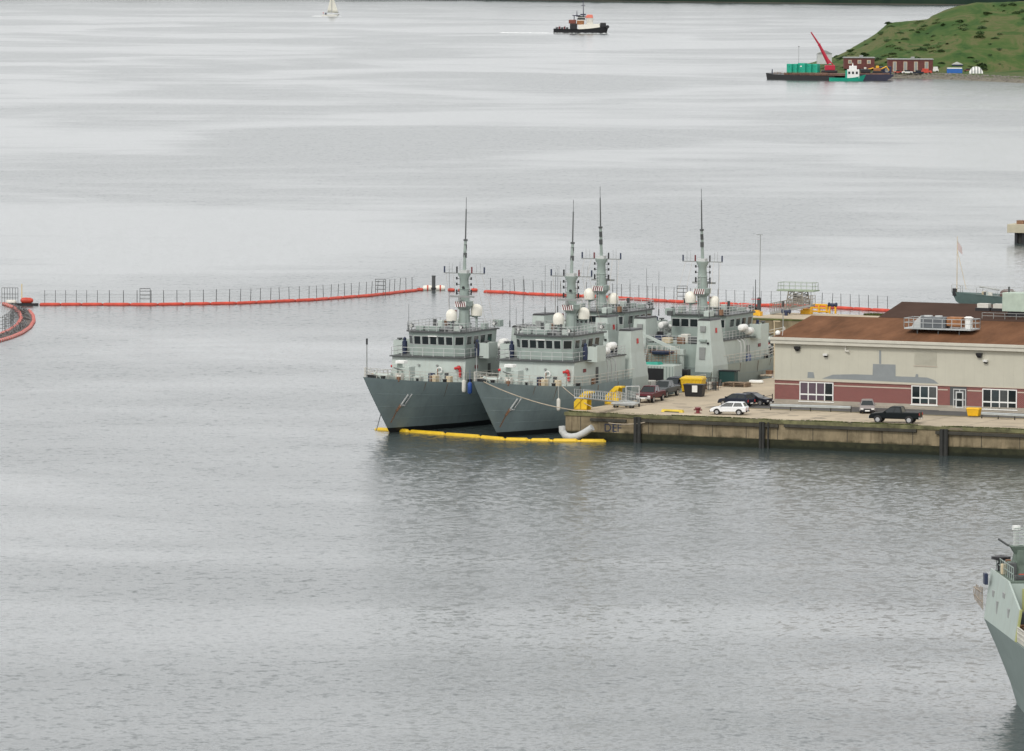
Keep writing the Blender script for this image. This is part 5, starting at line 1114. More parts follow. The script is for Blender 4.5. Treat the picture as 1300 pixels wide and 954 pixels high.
for sx in (0, 1):
    X = (lambda a: a) if sx == 0 else (lambda a: BW - a)
    def wl(poly): # poly of (y, z); the wall leans inward above the knuckle
        return MB().add([(X((z - 6) * .13), y, z) for y, z in poly] + [(X((z - 6) * .13 + .14), y, z) for y, z in poly], [tuple(range(len(poly))), tuple(range(2 * len(poly) - 1, len(poly) - 1, -1))] + [(i, (i + 1) % len(poly), len(poly) + (i + 1) % len(poly), len(poly) + i) for i in range(len(poly))])
    wl([(0, 6.0), (-15.6, 6.0), (-15.9, 8.3), (-9, 9.75), (0, 9.8)]).build('side_wall', 'frig_up', t)
    wl([(-15.55, 6.0), (-16.1, 6.0), (-16.4, 8.4), (-15.95, 8.4)]).build('frame_edge', 'yellow_trim', t)
    MB().rail([(X(.1), -16.4, 6.05), (X(.1), -45, 6.05)], 1.1, .6, .05, (1, .66, .33)).build('railing', 'white_dirty', t)
    ng = MB(); ngr = random.Random(4)
    for k in range(7): ng.cyl((X(-.05 - k * .06), .2 + k * .28, 6.6 + k * .1), (X(-.12 - k * .07), .2 + k * .28, 8.5 - ngr.uniform(0, .5)), .035, n=5)
    ng.tube([(X(-.1), 0, 7.2), (X(-.45), 2.0, 7.6)], .04); ng.tube([(X(-.2), 0, 8.0), (X(-.5), 2.0, 8.2)], .04); ng.build('net_frame', mat('weathered_rail', (.32, .26, .2), .8, var=.4, scale=3), t)
    for (y, z, w_, h_) in ((-3.0, 8.2, .4, .25), (-5.6, 7.4, .25, .5), (-8.0, 8.6, .5, .2), (-11.2, 7.6, .3, .35)): MB().box(min(X((z - 6) * .13 - .06), X((z - 6) * .13 + .1)), max(X((z - 6) * .13 - .06), X((z - 6) * .13 + .1)), y - w_, y + w_, z - h_, z + h_).build('side_fitting', 'steel', t, bevel=.03)
    MB().tube([(X(.12), -1.8, 6.25), (X(.12), -14.5, 6.25)], .05).build('pipe', 'navy_light', t)
    MB().rail([(X(.9), -.3, 9.75), (X(.9), -8.8, 9.75)], 1.0, .9, .04, (1, .5)).build('railing', 'navy_grey', t)
MB().box(.55, BW - .55, -9, -.1, 9.6, 9.72).build('upper_deck', mat('green_deck', (.12, .16, .13), .8, var=.3), t)
bk = MB().box(.6, BW - .6, -9.0, -8.8, 6.06, 9.59).build('bulkhead', 'frig_up', t)
MB().box(1.9, 3.6, -9.06, -9.003, 6.2, 8.7).build('opening', 'black', bk); MB().box(1.55, 1.85, -9.08, -9.003, 6.1, 9.2).build('door_trim', 'yellow_trim', bk)
MB().box(-.16, .1, -1.4, -.5, 8.7, 9.55).build('signal_box', 'dark_blue', t, bevel=.04)
MB().lathe((1.1, -1.2, 0), [(.25, 9.72), (.3, 10.3), (.15, 10.5), (.75, 10.65), (.75, 10.85), (.1, 10.95)], 12).build('director', 'black', t)
for x, y, z, hx, hy, h, mt_ in ((2.2, -3.2, 9.72, .9, .7, .9, 'green_deck'), (2.6, -4.6, 9.72, .9, .8, 2.0, 'green_deck'), (5.4, -4, 9.72, 1.2, 1.4, 2.6, 'navy_grey'), (2.6, -6.2, 9.72, .9, .15, .3, 'orange_float'), (1.6, -7.6, 9.72, .4, .4, .35, 'dark_steel'), (1.1, -12.5, 6.05, .3, .4, .8, 'orange_rust'), (1.7, -13.6, 6.05, .4, .9, 1.4, 'dark_steel'), (3.2, -14, 6.05, .8, .8, 1.3, 'dark_steel'), (2.4, -10.2, 6.05, .5, .6, 2.2, 'black'), (.9, -14.9, 6.05, .2, .3, .9, 'rust'), (.95, -3.6, 9.72, .2, .3, .8, 'cream'), (1.3, -5.6, 9.72, .3, .3, 1.1, 'dark_steel'), (3.6, -2.2, 9.72, .4, .4, 1.5, 'dark_steel'), (1.5, -2.2, 9.72, .2, .2, 1.0, 'rust'), (2.3, -8.0, 9.72, .3, .3, .9, 'navy_light'), (1.2, -10.6, 6.05, .3, .5, 1.6, 'dark_steel')):
    MB().box(x - hx, x + hx, y - hy, y + hy, z, z + h).build('deck_locker', mt_, t, bevel=.06)
MB().tube([(.7, -2.5, 12.3), (1.3, -3.0, 11.9), (2.6, -3.8, 11.6)], .09).build('boom_arm', 'dark_steel', t)
MB().loft([[Vector(p) for p in ((1.2, -4.0, 9.75), (2.9, -4.0, 9.75), (2.9, -5.6, 9.75), (1.2, -5.6, 9.75))], [Vector(p) for p in ((1.6, -4.2, 11.4), (2.6, -4.2, 11.4), (2.6, -5.2, 11.4), (1.6, -5.2, 11.4))], [Vector(p) for p in ((1.25, -4.0, 12.0), (2.9, -4.0, 12.0), (2.9, -5.4, 12.0), (1.25, -5.4, 12.0))]]).build('mast_house', 'green_deck', t)
sl_ = MB()
for k in range(6): sl_.tube([(1.45, -4.85, 12.1 + k * .25), (2.3, -4.85, 12.1 + k * .25)], .03)
sl_.tube([(2.3, -4.85, 12), (2.3, -4.85, 13.6)], .05); sl_.build('mast_ladder', 'navy_light', t)
MB().cyl((1.75, -4.5, 11.9), (1.75, -4.5, 13.2), .24, .2).build('sensor_mast', 'light_grey', t); MB().cyl((1.75, -4.5, 13.2), (1.75, -4.5, 13.5), .32).build('sensor_head', 'white', t)
MB().box(3.4, BW - 3, -50, -18, 6.06, 12.5).build('superstructure', 'navy_light', t, bevel=.1)

# ------------------------------------------------------------------ tug
P = at(738, 42.5)
t = thing('tugboat', 'black and cream tugboat with tall mast heading right', 'tug', P, R(-4))
def boat_hull(L_, Bm, zb, zs, zm, mt_, parent, name='hull', rake=1.5):
    mb = MB(); N = 18; NJ = 5
    def pt(i, j, sg):
        q = i / N; x = -L_ / 2 + L_ * q; f = j / (NJ - 1); sheer = zm + (zb - zm) * max(0, (q - .4) / .6) ** 2 + (zs - zm) * max(0, (.4 - q) / .4) ** 2
        z = -.6 + (sheer + .6) * f; w_ = Bm / 2 * (1 - max(0, (q - .55) / .45) ** 2.2) * (1 - .25 * max(0, (.15 - q) / .15) ** 2) * (.8 + .2 * f)
        xx = x + (f - 1) * rake * max(0, (q - .5) / .5) ** 2; return Vector((xx, sg * max(.04, w_), z))
    for sg in (-1, 1): mb.add([pt(i, j, sg) for i in range(N + 1) for j in range(NJ)], [(i * NJ + j, (i + 1) * NJ + j, (i + 1) * NJ + j + 1, i * NJ + j + 1) for i in range(N) for j in range(NJ - 1)])
    mb.add([pt(0, j, -1) for j in range(NJ)] + [pt(0, j, 1) for j in range(NJ)], [(j, j + 1, NJ + j + 1, NJ + j) for j in range(NJ - 1)])
    top = [pt(i, NJ - 1, 1) for i in range(N + 1)]
    vs = [p for q_ in top for p in ((q_.x, -q_.y, q_.z - .25), (q_.x, q_.y, q_.z - .25))]
    o = mb.build(name, mt_, parent); merge(o); MB().add(vs, [(2 * i, 2 * i + 1, 2 * i + 3, 2 * i + 2) for i in range(N)]).build('deck', 'deck_grey', parent)
    return o
boat_hull(32, 9.5, 4.6, 2.6, 2.4, 'black', t)
MB().cyl((15.2, -1.5, 3.8), (15.2, 1.5, 3.8), 1.0, n=14).build('bow_fender', 'black', t)
MB().loft([[Vector(p) for p in ((-1.5, -3.6, 2.2), (11, -2.4, 3.0), (11, 2.4, 3.0), (-1.5, 3.6, 2.2))], [Vector(p) for p in ((-1.5, -3.4, 5.0), (10.6, -2.2, 5.6), (10.6, 2.2, 5.6), (-1.5, 3.4, 5.0))]]).build('deckhouse', 'radome_white', t)
MB().box(11, 14.3, -1.8, 1.8, 3.4, 6.2).build('bow_winch', 'black', t, bevel=.4)
MB().box(-2.5, 1.5, -2.4, 2.4, 5.0, 7.4).build('lower_bridge', 'orange_rust', t, bevel=.1)
wh_ = MB().frus((-2.2, 2.0, -2.2, 2.2), (-1.8, 1.6, -1.8, 1.8), 7.4, 9.6).build('wheelhouse', 'radome_white', t)
MB().frus((-2.35, 2.12, -2.3, 2.3), (-2.1, 1.9, -2.1, 2.1), 7.9, 9.0).build('window', 'dark_glass', wh_)
MB().box(-2.8, 2.4, -2.4, 2.4, 9.6, 10.0).build('wheelhouse_roof', 'black', t)
MB().box(3.0, 6.8, -1.3, 1.3, 5.2, 9.2).build('funnel', 'white_dirty', t, bevel=.3); MB().hexa([(2.0, -1.5, 9.0), (6.8, -1.5, 9.0), (6.8, 1.5, 9.0), (2.0, 1.5, 9.0), (3.4, -1.3, 10.8), (6.4, -1.3, 10.8), (6.4, 1.3, 10.8), (3.4, 1.3, 10.8)]).build('funnel_top', mat('coral', (.75, .2, .14), .6), t)
MB().box(-6.5, -2.6, -3.2, 3.2, 2.2, 5.6).build('aft_house', 'black', t, bevel=.3); MB().box(-7.2, -3.2, -2.6, 2.6, 5.6, 7.8).build('fire_monitor_deck', mat('maroon_box', (.2, .06, .04), .6), t, bevel=.2)
mm_ = MB(); mm_.cyl((1.2, 0, 10), (.9, 0, 20.5), .3, .12); mm_.box(-.6, 2.6, -.5, .5, 10.4, 11.2); mm_.cyl((-2.6, 0, 9.6), (-2.6, 0, 13), .3, .2); mm_.cyl((-4.2, 0, 7.5), (-4.2, 0, 10.6), .25); mm_.box(-5.2, -.6, -.3, .3, 10.0, 10.5); mm_.box(-.1, 2.2, -.2, .2, 16, 16.3); mm_.box(.2, 1.8, -.9, .9, 18, 18.2)
mm_.build('mast', mat('mast_navy', (.03, .03, .06), .6), t)
for k in range(5): MB().box(-14.6 + k * 1.5, -13.8 + k * 1.5, -2.5, 2.5, 2.4, 3.4 + (k % 2) * .5).build('deck_gear', ('black', 'dark_red')[k % 2], t, bevel=.1)
MB().rail([(-15, -3.5, 2.6), (-7, -4.4, 2.5)], 1, 1.5, .06).build('railing', 'black', t)
foam = mat('foam', (.8, .82, .82), .9)
def wake(P, rz, L_, w_, back, label):
    rr = random.Random(int(L_)); m_ = MB()
    for i in range(240):
        x = rr.uniform(-L_ / 2 - back, L_ / 2 + 1.0); y = rr.choice((-1, 1)) * (w_ / 2 + rr.uniform(-.6, .7)) if x > -L_ / 2 else rr.uniform(-w_ / 2, w_ / 2)
        s_ = rr.uniform(.4, 1.6) * (1 if x > -L_ / 2 else 1.5); h = rr.uniform(.05, .35)
        m_.add([(x - s_, y - .5, .01), (x + s_, y - .5, .01), (x + s_ * .8, y + .5, .01), (x - s_, y + .5, .01), (x, y, h)], [(0, 1, 4), (1, 2, 4), (2, 3, 4), (3, 0, 4)])
    o = m_.build('wake_foam', 'foam', recalc=False); o.location = P; o.rotation_euler = (0, 0, rz); tag(o, label, 'foam', None, 'stuff')
wake(P, R(-4), 32, 9.6, 30, 'white foam of the wake round the tugboat')

# ------------------------------------------------------------------ sailing boat
P = at(420, 21)
t = thing('sailing_boat', 'small white sailing boat with cream sails at the top of the picture', 'sailing boat', P, R(6))
boat_hull(12.4, 3.4, 1.7, 1.3, 1.1, 'white_dirty', t, rake=1.8)
MB().box(-6.0, 5.4, -1.72, 1.72, -.3, .35).build('boot_stripe', 'dark_steel', t, bevel=.3) if False else None
MB().box(-2.5, 2.5, -.9, .9, 1.0, 1.6).build('cabin', 'white', t, bevel=.15)
MB().cyl((.7, 0, 1), (.7, 0, 17), .12, .07).build('mast', 'steel', t); MB().cyl((.6, 0, 2.4), (-2.6, 0, 2.6), .1).build('sail_boom', 'steel', t)
sail = mat('sailcloth', (.75, .73, .64), .8, var=.04)
def sailm(a, b, c, bulge, name):
    m_ = MB(); n = 6; a, b, c = map(Vector, (a, b, c)); vs = []; idx = {}
    for i in range(n + 1):
        for j in range(n + 1 - i):
            u, v = i / n, j / n; p = a * (1 - u - v) + b * u + c * v; p.y += bulge * 4 * (u * v + v * (1 - u - v) + u * (1 - u - v)) / 3; idx[i, j] = len(vs); vs.append(p)
    fs = []
    for i in range(n):
        for j in range(n - i):
            fs.append((idx[i, j], idx[i + 1, j], idx[i, j + 1]))
            if i + j < n - 1: fs.append((idx[i + 1, j], idx[i + 1, j + 1], idx[i, j + 1]))
    o = m_.add(vs, fs).build(name, 'sailcloth', t, smooth=True); sm = o.modifiers.new('thick', 'SOLIDIFY'); sm.thickness = .03
sailm((.5, 0, 2.7), (-2.6, 0, 2.8), (.6, 0, 16.5), .7, 'main_sail'); sailm((5.4, 0, 2.2), (.9, 0, 2.4), (.8, 0, 15.5), .8, 'jib_sail')
MB().box(-4.0, -3.0, -.6, .6, 1.2, 2.5).build('spray_hood', 'dark_blue', t, bevel=.2); MB().hexa([(-5.4, -.02, 2.0), (-4.8, -.02, 1.8), (-4.8, .02, 1.8), (-5.4, .02, 2.0), (-5.6, -.02, 2.9), (-5.0, -.02, 2.6), (-5.0, .02, 2.6), (-5.6, .02, 2.9)]).build('ensign', 'red', t)
wake(P, R(6), 12, 3.4, 6, 'faint white foam round the sailing boat')

# ------------------------------------------------------------------ grassy island at upper right
def interp(pts, x):
    if x <= pts[0][0]: return pts[0][1]
    for (a, b), (c, d) in zip(pts, pts[1:]):
        if x <= c: return b + (d - b) * (x - a) / (c - a)
    return pts[-1][1]
shore_y = [(1000, 97.5), (1040, 98.5), (1100, 99), (1140, 99.5), (1200, 101), (1260, 104), (1300, 106), (1500, 112)]
ridge_y = [(1000, 90), (1030, 84), (1050, 76), (1060, 74), (1075, 66), (1090, 57), (1110, 45), (1128, 30), (1140, 28.5), (1178, 26.5), (1183, 22), (1200, 14), (1215, 8), (1240, 3), (1300, 0), (1400, -4), (1500, 4)]
DR = 2620.0
NX, NY = 230, 70
iv = []; g_pos = {}
def island_z(px, v):
    # v 0 shore .. 1 ridge .. 1.6 back shore
    ry = interp(ridge_y, px); Pz = atD(px, ry, DR).z
    if v <= 1:
        base = min(1.0, v / .1) * min(1.8, Pz); sD = at(px, interp(shore_y, px)).y; v0 = max(.36, (2545 - sD) / (DR - sD)); z = base + (Pz - min(1.8, Pz)) * max(0, (v - v0) / (1 - v0)) ** .8
    else: z = Pz * max(-.2, 1 - ((v - 1) / .6) ** 1.6 * 1.2)
    return z
def island_pt(px, v):
    a = at(px, interp(shore_y, px)); b = atD(px, 40, DR)
    if v <= 1: x = a.x + (b.x - a.x) * v; y = a.y + (b.y - a.y) * v
    else: x = b.x; y = b.y + (v - 1) * 230
    z = island_z(px, v); nf = min(1, max(0, (v - .4) * 5)) * (1 if v < .97 or v > 1.05 else .6)
    z += nf * (noise.noise(Vector((x * .03, y * .03, 0))) * 1.3 + noise.noise(Vector((x * .1, y * .1, 3))) * .55 + noise.noise(Vector((x * .3, y * .3, 5))) * .3)
    if v < .02: z = -.5
    return Vector((x, y, z))
im = MB(); vs = []
for i in range(NX + 1):
    px = 1022 + (1560 - 1022) * i / NX
    for j in range(NY + 1):
        v = 1.6 * j / NY; vs.append(island_pt(px, v))
im.add(vs, [(i * (NY + 1) + j, (i + 1) * (NY + 1) + j, (i + 1) * (NY + 1) + j + 1, i * (NY + 1) + j + 1) for i in range(NX) for j in range(NY)])
def land_mat(name, cols, shore=None, scale=.03):
    mt = bpy.data.materials.new(name); mt.use_nodes = True; nt = mt.node_tree; N = nt.nodes; L = nt.links; b = N['Principled BSDF']; b.inputs['Roughness'].default_value = .95; b.inputs['Specular IOR Level'].default_value = .1
    tc = N.new('ShaderNodeTexCoord'); n1 = N.new('ShaderNodeTexNoise'); n1.inputs['Scale'].default_value = scale; n1.inputs['Detail'].default_value = 9; n1.inputs['Roughness'].default_value = .68; n1.inputs['Distortion'].default_value = .6
    L.new(tc.outputs['Object'], n1.inputs['Vector']); cr = N.new('ShaderNodeValToRGB'); L.new(n1.outputs['Fac'], cr.inputs[0])
    el = cr.color_ramp.elements; el[0].position = cols[0][0]; el[0].color = (*cols[0][1], 1); el[1].position = cols[-1][0]; el[1].color = (*cols[-1][1], 1)
    for p, c in cols[1:-1]: e = el.new(p); e.color = (*c, 1)
    out = cr.outputs[0]
    if shore:
        sp = N.new('ShaderNodeSeparateXYZ'); L.new(tc.outputs['Object'], sp.inputs[0]); r = N.new('ShaderNodeMapRange'); r.inputs['From Min'].default_value = 1.0; r.inputs['From Max'].default_value = 1.7
        L.new(sp.outputs['Z'], r.inputs['Value']); mx = N.new('ShaderNodeMix'); mx.data_type = 'RGBA'; mx.inputs['A'].default_value = (*shore, 1); L.new(out, mx.inputs['B']); L.new(r.outputs[0], mx.inputs['Factor']); out = mx.outputs['Result']
    L.new(out, b.inputs['Base Color']); M[name] = mt
land_mat('island_grass', [(.3, (.03, .062, .022)), (.4, (.045, .09, .027)), (.48, (.07, .11, .035)), (.56, (.12, .12, .055)), (.6, (.065, .1, .034)), (.7, (.045, .09, .026))], (.19, .175, .14), .06)
isl = im.build('hillside', 'island_grass', None, smooth=True, recalc=False); struct(isl)
# leafy bushes: three shapes of many small leaf clumps
def leaf_mesh(name, seed, w_, h, n, mt_):
    rr = random.Random(seed); m_ = MB()
    for i in range(n):
        a = rr.uniform(0, 6.28); u = rr.random() ** .5; lob = .75 + .25 * math.sin(a * 3 + seed); r = w_ * u * lob; zt = h * math.sqrt(max(0, 1 - u * u)) * (.8 + .2 * math.sin(a * 2 + seed)); z = zt * rr.uniform(.35, 1.05)
        c = Vector((r * math.cos(a), r * math.sin(a), z)); s_ = rr.uniform(.18, .42)
        d1 = Vector((rr.gauss(0, 1), rr.gauss(0, 1), rr.gauss(0, .6))).normalized() * s_; d2 = d1.orthogonal().normalized() * s_ * .8
        m_.add([c - d1, c + d2, c + d1, c - d2], [(0, 1, 2, 3)])
    return m_
mat('bush_dark', (.05, .09, .03), .9, var=.35, scale=.6); mat('bush_mid', (.065, .115, .035), .9, var=.35, scale=.6); mat('bush_light', (.09, .13, .04), .9, var=.3, scale=.6)
protos = []
for k, (w_, h, mt_) in enumerate(((3.0, 2.2, 'bush_dark'), (2.2, 1.6, 'bush_mid'), (2.8, 1.4, 'bush_light'))):
    t = thing('bush', 'x', 'bush'); leaf_mesh('f', k, w_, h, 620, mt_).build('foliage', mt_, t, recalc=False)
    MB().cyl((0, 0, -.5), (.2, 0, h * .5), .15, .05).cyl((0, 0, 0), (-w_ * .4, .3, h * .5), .1, .04).build('stem', 'timber', t); protos.append([t, False])
rr = random.Random(21)
lab = ('dark green bush on the grassy hillside', 'mid green bush on the grassy hillside', 'pale green bush on the grassy hillside'); grp = ('dark bushes on the hillside', 'mid green bushes on the hillside', 'pale bushes on the hillside')
spots_ = [(1114, .5), (1108, .3), (1116, .28), (1121, .36), (1213, .35), (1228, .38), (1242, .36), (1250, .4), (1195, .6), (1170, .62), (1265, .3), (1300, .3)]
for i in range(330):
    if i < len(spots_): px, v = spots_[i]; k = 0
    else:
        px = rr.uniform(1062, 1330); v = rr.uniform(.25, .99); k = rr.choice((0, 1, 1, 2, 2))
        if noise.noise(Vector((px * .03, v * 6, 2))) < -.15: continue
    P = island_pt(px, v)
    if P.z < 3 or v < .42: continue
    o = protos[k][0] if not protos[k][1] else copy_tree(protos[k][0]); protos[k][1] = True
    o.location = P - Vector((0, 0, .3)); o.rotation_euler = (0, 0, rr.uniform(0, 6.28)); s_ = rr.uniform(.25, .85) * (1.3 if i < len(spots_) else 1); o.scale = (s_ * 1.2, s_ * 1.2, s_ * rr.uniform(.6, .95))
    o['label'] = lab[k]; o['group'] = grp[k]

def isl_at(px, v): return island_pt(px, v)
def flat_on(px, py, z): return at(px, py, z)
def house(name, label, px0, px1, pyb, D_, hgt, dep, mt_, roofm, nwin, cat='building', gable=False):
    z = 58 - (pyb + 83) * D_ / 7860; a = at(px0, pyb, z); b = at(px1, pyb, z); w_ = (b.x - a.x)
    t = thing(name, label, cat, (a + b) / 2, 0)
    wl = MB().box(-w_ / 2, w_ / 2, 0, dep, -1.5, hgt).build('wall', mt_, t)
    if gable: MB().prism([(-w_ / 2 - .3, hgt), (w_ / 2 + .3, hgt), (0, hgt + w_ * .25)], 'y', -.3, dep + .3).build('roof', roofm, t)
    else:
        MB().box(-w_ / 2 - .3, w_ / 2 + .3, -.3, dep + .3, hgt, hgt + .35).build('roof', roofm, t); MB().box(w_ * .02, w_ * .02 + 1.4, dep * .3, dep * .6, hgt + .35, hgt + 1.1).build('chimney', roofm, t)
    for k in range(nwin):
        xx = -w_ / 2 + w_ * (k + .6) / (nwin + .2); f_ = MB().box(xx - .75, xx + .75, -.06, -.003, .6, hgt - .8).build('window', 'cream' if mt_ == 'old_brick' else 'white', t); MB().box(xx - .55, xx + .55, -.09, -.063, .8, hgt - 1.0).build('pane', 'steel', f_)
    return t
mat('old_brick', (.13, .045, .04), .9, var=.2, scale=1)
house('brick_building', 'larger red brick building on the island shore behind the vehicles', 1128, 1184, 93, 2512, 5.4, 9, 'old_brick', 'steel', 4)
house('brick_building', 'smaller red brick building on the island behind the workboat', 1072, 1110, 83, 2545, 2.9, 8, 'old_brick', 'steel', 3)
house('shed', 'pale grey shed behind the red crane on the island', 1038, 1056, 77, 2560, 2.8, 8, 'light_grey', 'steel', 0, 'shed', True)
house('hut', 'small hut with a grey pitched roof behind the blue container', 1209, 1222, 89, 2540, 2.2, 5, 'dark_blue', 'light_grey', 0, 'hut', True)
P = at(1212, 93.5, 1.7); t = thing('blue_container', 'blue container with a white top on the island shore', 'container', P)
MB().box(-3.1, 3.1, 0, 2.4, 0, 1.9).build('body', mat('sea_blue', (.02, .12, .42), .5), t, bevel=.05); MB().box(-3.0, 3.0, -.05, 2.45, 1.9, 2.3).build('top', 'white', t)
P = at(1239.5, 94, 1.7); t = thing('dome_tent', 'white striped dome tent on the island shore', 'tent', P)
for k in range(9):
    x0, x1 = -2.7 + k * .6, -2.7 + (k + 1) * .6
    f0 = 2.9 * (1 - (abs(x0) / 3.1) ** 3); f1 = 2.9 * (1 - (abs(x1) / 3.1) ** 3)
    MB().loft([[Vector((x0, 1.8 + 1.8 * math.cos(math.pi * j / 8), f0 * math.sin(math.pi * j / 8) ** .7)) for j in range(9)], [Vector((x1, 1.8 + 1.8 * math.cos(math.pi * j / 8), f1 * math.sin(math.pi * j / 8) ** .7)) for j in range(9)]]).build('panel', 'white' if k % 2 == 0 else 'steel', t)
def small(px, py, z, nm, label, cat, col, w_, h, cabx=0):
    t = thing(nm, label, cat, at(px, py, z), 0)
    b_ = MB().box(-w_ / 2, w_ / 2, 0, 1.8, .3, h * .6).build('body', col, t, bevel=.15); MB().box(-w_ / 4 + cabx, w_ / 4 + cabx, .15, 1.65, h * .6, h).build('cab', 'dark_glass' if nm == 'parked_car' else col, t, bevel=.1)
    for x in (-w_ * .32, w_ * .32): MB().cyl((x, -.05, .35), (x, .2, .35), .35).build('wheel', 'tyre', t)
small(1152, 94, 1.7, 'parked_car', 'white car in front of the larger brick building on the island', 'car', 'white', 4.4, 1.5)
small(1166, 94.2, 1.7, 'parked_car', 'dark car right of the white one on the island', 'car', 'car_navy', 4.4, 1.5)
small(1140, 93.6, 1.7, 'parked_car', 'small orange car left of the white one on the island', 'car', 'orange_float', 3, 1.3)
small(1175, 94, 1.7, 'parked_van', 'orange van at the right end of the larger brick building', 'van', 'orange_float', 5, 2.1)
small(1186, 92, 1.7, 'loader', 'white and orange loader right of the larger brick building', 'loader', 'white', 3.6, 2.2, .6)
small(1197, 91, 1.7, 'parked_van', 'dark red van left of the blue container', 'van', 'dark_red', 4.4, 1.7)
small(1229, 91.5, 1.7, 'parked_car', 'purple car between the blue container and the dome tent', 'car', 'maroon_box', 3.4, 1.4)
small(1254, 90.5, 1.7, 'trailer', 'grey and white trailer right of the dome tent', 'trailer', 'white_dirty', 3.6, 1.9)
# rocky beach stones along the shore
rr = random.Random(31); st_ = MB()
for i in range(700):
    px = rr.uniform(1112, 1330); P = island_pt(px, rr.uniform(.02, .14)); r = rr.uniform(.2, .7); st_.ball(P, r, .6, 6, 4)
o = st_.build('beach_rocks', mat('beach_stone', (.17, .155, .13), .95, var=.4), None); tag(o, 'brown and grey stones along the island shore', 'rocks', None, 'stuff')
# jetty deck on island
t = thing('island_jetty', 'low timber jetty in front of the larger brick building', 'jetty', at(1122, 97), 0)
MB().box(-9, 14, 0, 3.5, 1.3, 1.8).build('deck', 'timber', t); 
for k in range(8): MB().cyl((-8.5 + k * 3.1, .3, -1), (-8.5 + k * 3.1, .3, 1.3), .25).build('pile', 'wet_timber', t)

# barge with containers, crane, second barge and workboat
b0 = at(973, 101); b1 = at(1060, 102.5); Lb = (b1 - b0).length
barge = thing('work_barge', 'long black barge loaded with green containers and a red crane', 'barge', (b0 + b1) / 2, math.atan2(b1.y - b0.y, b1.x - b0.x))
MB().prism([(-Lb / 2, 2.6), (-Lb / 2 + .6, -.5), (Lb / 2, -.5), (Lb / 2, 1.6), (0, 1.8), (-Lb / 2 + 4, 2.0)], 'y', -.5, 11).build('hull', 'black', barge)
MB().box(-Lb / 2 + 7.5, Lb / 2 + 8, 1, 10, 1.83, 2.7).build('deck_load', mat('barge_deck', (.16, .09, .07), .9, var=.5, scale=.5), barge)
MB().cyl((-Lb / 2 + 1.5, 2, 2.2), (-Lb / 2 + 1.5, 2, 4.0), .22).build('bollard', 'dark_blue', barge); MB().rail([(-12, .0, 2.0), (12, .0, 2.0)], 1, 1.5, .07).build('railing', 'rust', barge)
grn = mat('container_green', (.015, .36, .24), .6, var=.15)
bm_ = barge.matrix_basis
cpx = [(1003.5, 6.5), (1010.5, 5.5), (1019, 8.0), (1028, 6.0), (1036, 6.0)]
for k, (px, w_) in enumerate(cpx):
    P = hit(px, 90, barge.location + Vector((0, 4.5, 0)), Vector((0, -1, 0))); 
    t = thing('green_container', ('leftmost green container on the barge', 'green container second from the left on the barge', 'widest green container, in the middle of the barge load', 'green container second from the crane on the barge', 'green container nearest the crane on the barge')[k], 'container', (P.x, P.y, 2.7), barge.rotation_euler.z, 'green containers on the barge')
    w2 = {0: 2.2, 1: 1.9, 2: 3.2, 3: 2.2, 4: 2.3}[k] * .5 * 1.0
    MB().box(-w2, w2, -1.2, 1.2, 0, 3.6 if k != 2 else 3.9).build('body', 'container_green', t, bevel=.06)
    rb = MB(); [rb.box(-w2 + .2 + j * .42, -w2 + .3 + j * .42, -1.26, -1.2, .2, 3.3) for j in range(int((2 * w2 - .3) / .42))]; rb.build('rib', 'container_green', t)
    MB().box(-w2 * .3, w2 * .2, -1.29, -1.262, 2.4, 2.9).build('plate', 'white' if k == 2 else 'container_green', t)
def inD(px, py, Y): return atD(px, py, Y)
Yb = barge.location.y + 5
P = inD(1053, 87, Yb)
t = thing('crane', 'red crane with a long raised jib standing on the barge', 'crane', (P.x, P.y, 2.7))
MB().box(-3.2, 3.2, -1.8, 1.8, 0, 1.1).build('crawler', 'black', t, bevel=.3); MB().box(-1.9, 2.2, -1.4, 1.4, 1.1, 3.1).build('cab', mat('crane_red', (.42, .015, .04), .5), t, bevel=.2)
tipj = inD(1029.5, 41, Yb); kn = inD(1040, 57, Yb); ft = inD(1052.5, 81, Yb); o0 = Vector(t.location)
MB().cyl(ft - o0, kn - o0, .85, .5, n=8).build('lower_jib', 'crane_red', t); MB().cyl(kn - o0, tipj - o0, .42, .25, n=8).build('upper_jib', 'crane_red', t); MB().cyl(ft - o0 + Vector((1.6, 0, -.5)), ft.lerp(kn, .45) - o0, .25).build('jib_ram', 'crane_red', t); MB().box(*(lambda q: (q.x - .5, q.x + .5, -.4, .4, q.z - .5, q.z + .5))(kn - o0)).build('knuckle', 'crane_red', t)
P = inD(1014, 80, Yb + 4); t = thing('light_mast', 'thin grey mast rising above the green containers', 'mast', (P.x, P.y, 2.7)); MB().cyl((0, 0, 0), (0, 0, 10.5), .1, .07).build('pole', 'steel', t); MB().box(-.4, .4, -.1, .1, 10.2, 10.5).build('lamp', 'steel', t)
c0 = at(1088, 102.5); t = thing('dark_barge', 'short dark barge carrying the yellow digger beside the jetty', 'barge', c0, R(-2))
MB().prism([(-5, 2.4), (-5, -.5), (11, -.5), (14.5, 1.8), (14.5, 2.4)], 'y', 0, 9).build('hull', mat('navy_hull', (.025, .025, .05), .6), t); MB().box(-4, 13, .6, 8.5, 2.4, 2.9).build('deck_load', 'barge_deck', t)
P = inD(1114, 88, c0.y + 4); t = thing('digger', 'yellow digger on the dark barge', 'digger', (P.x, P.y, 2.9))
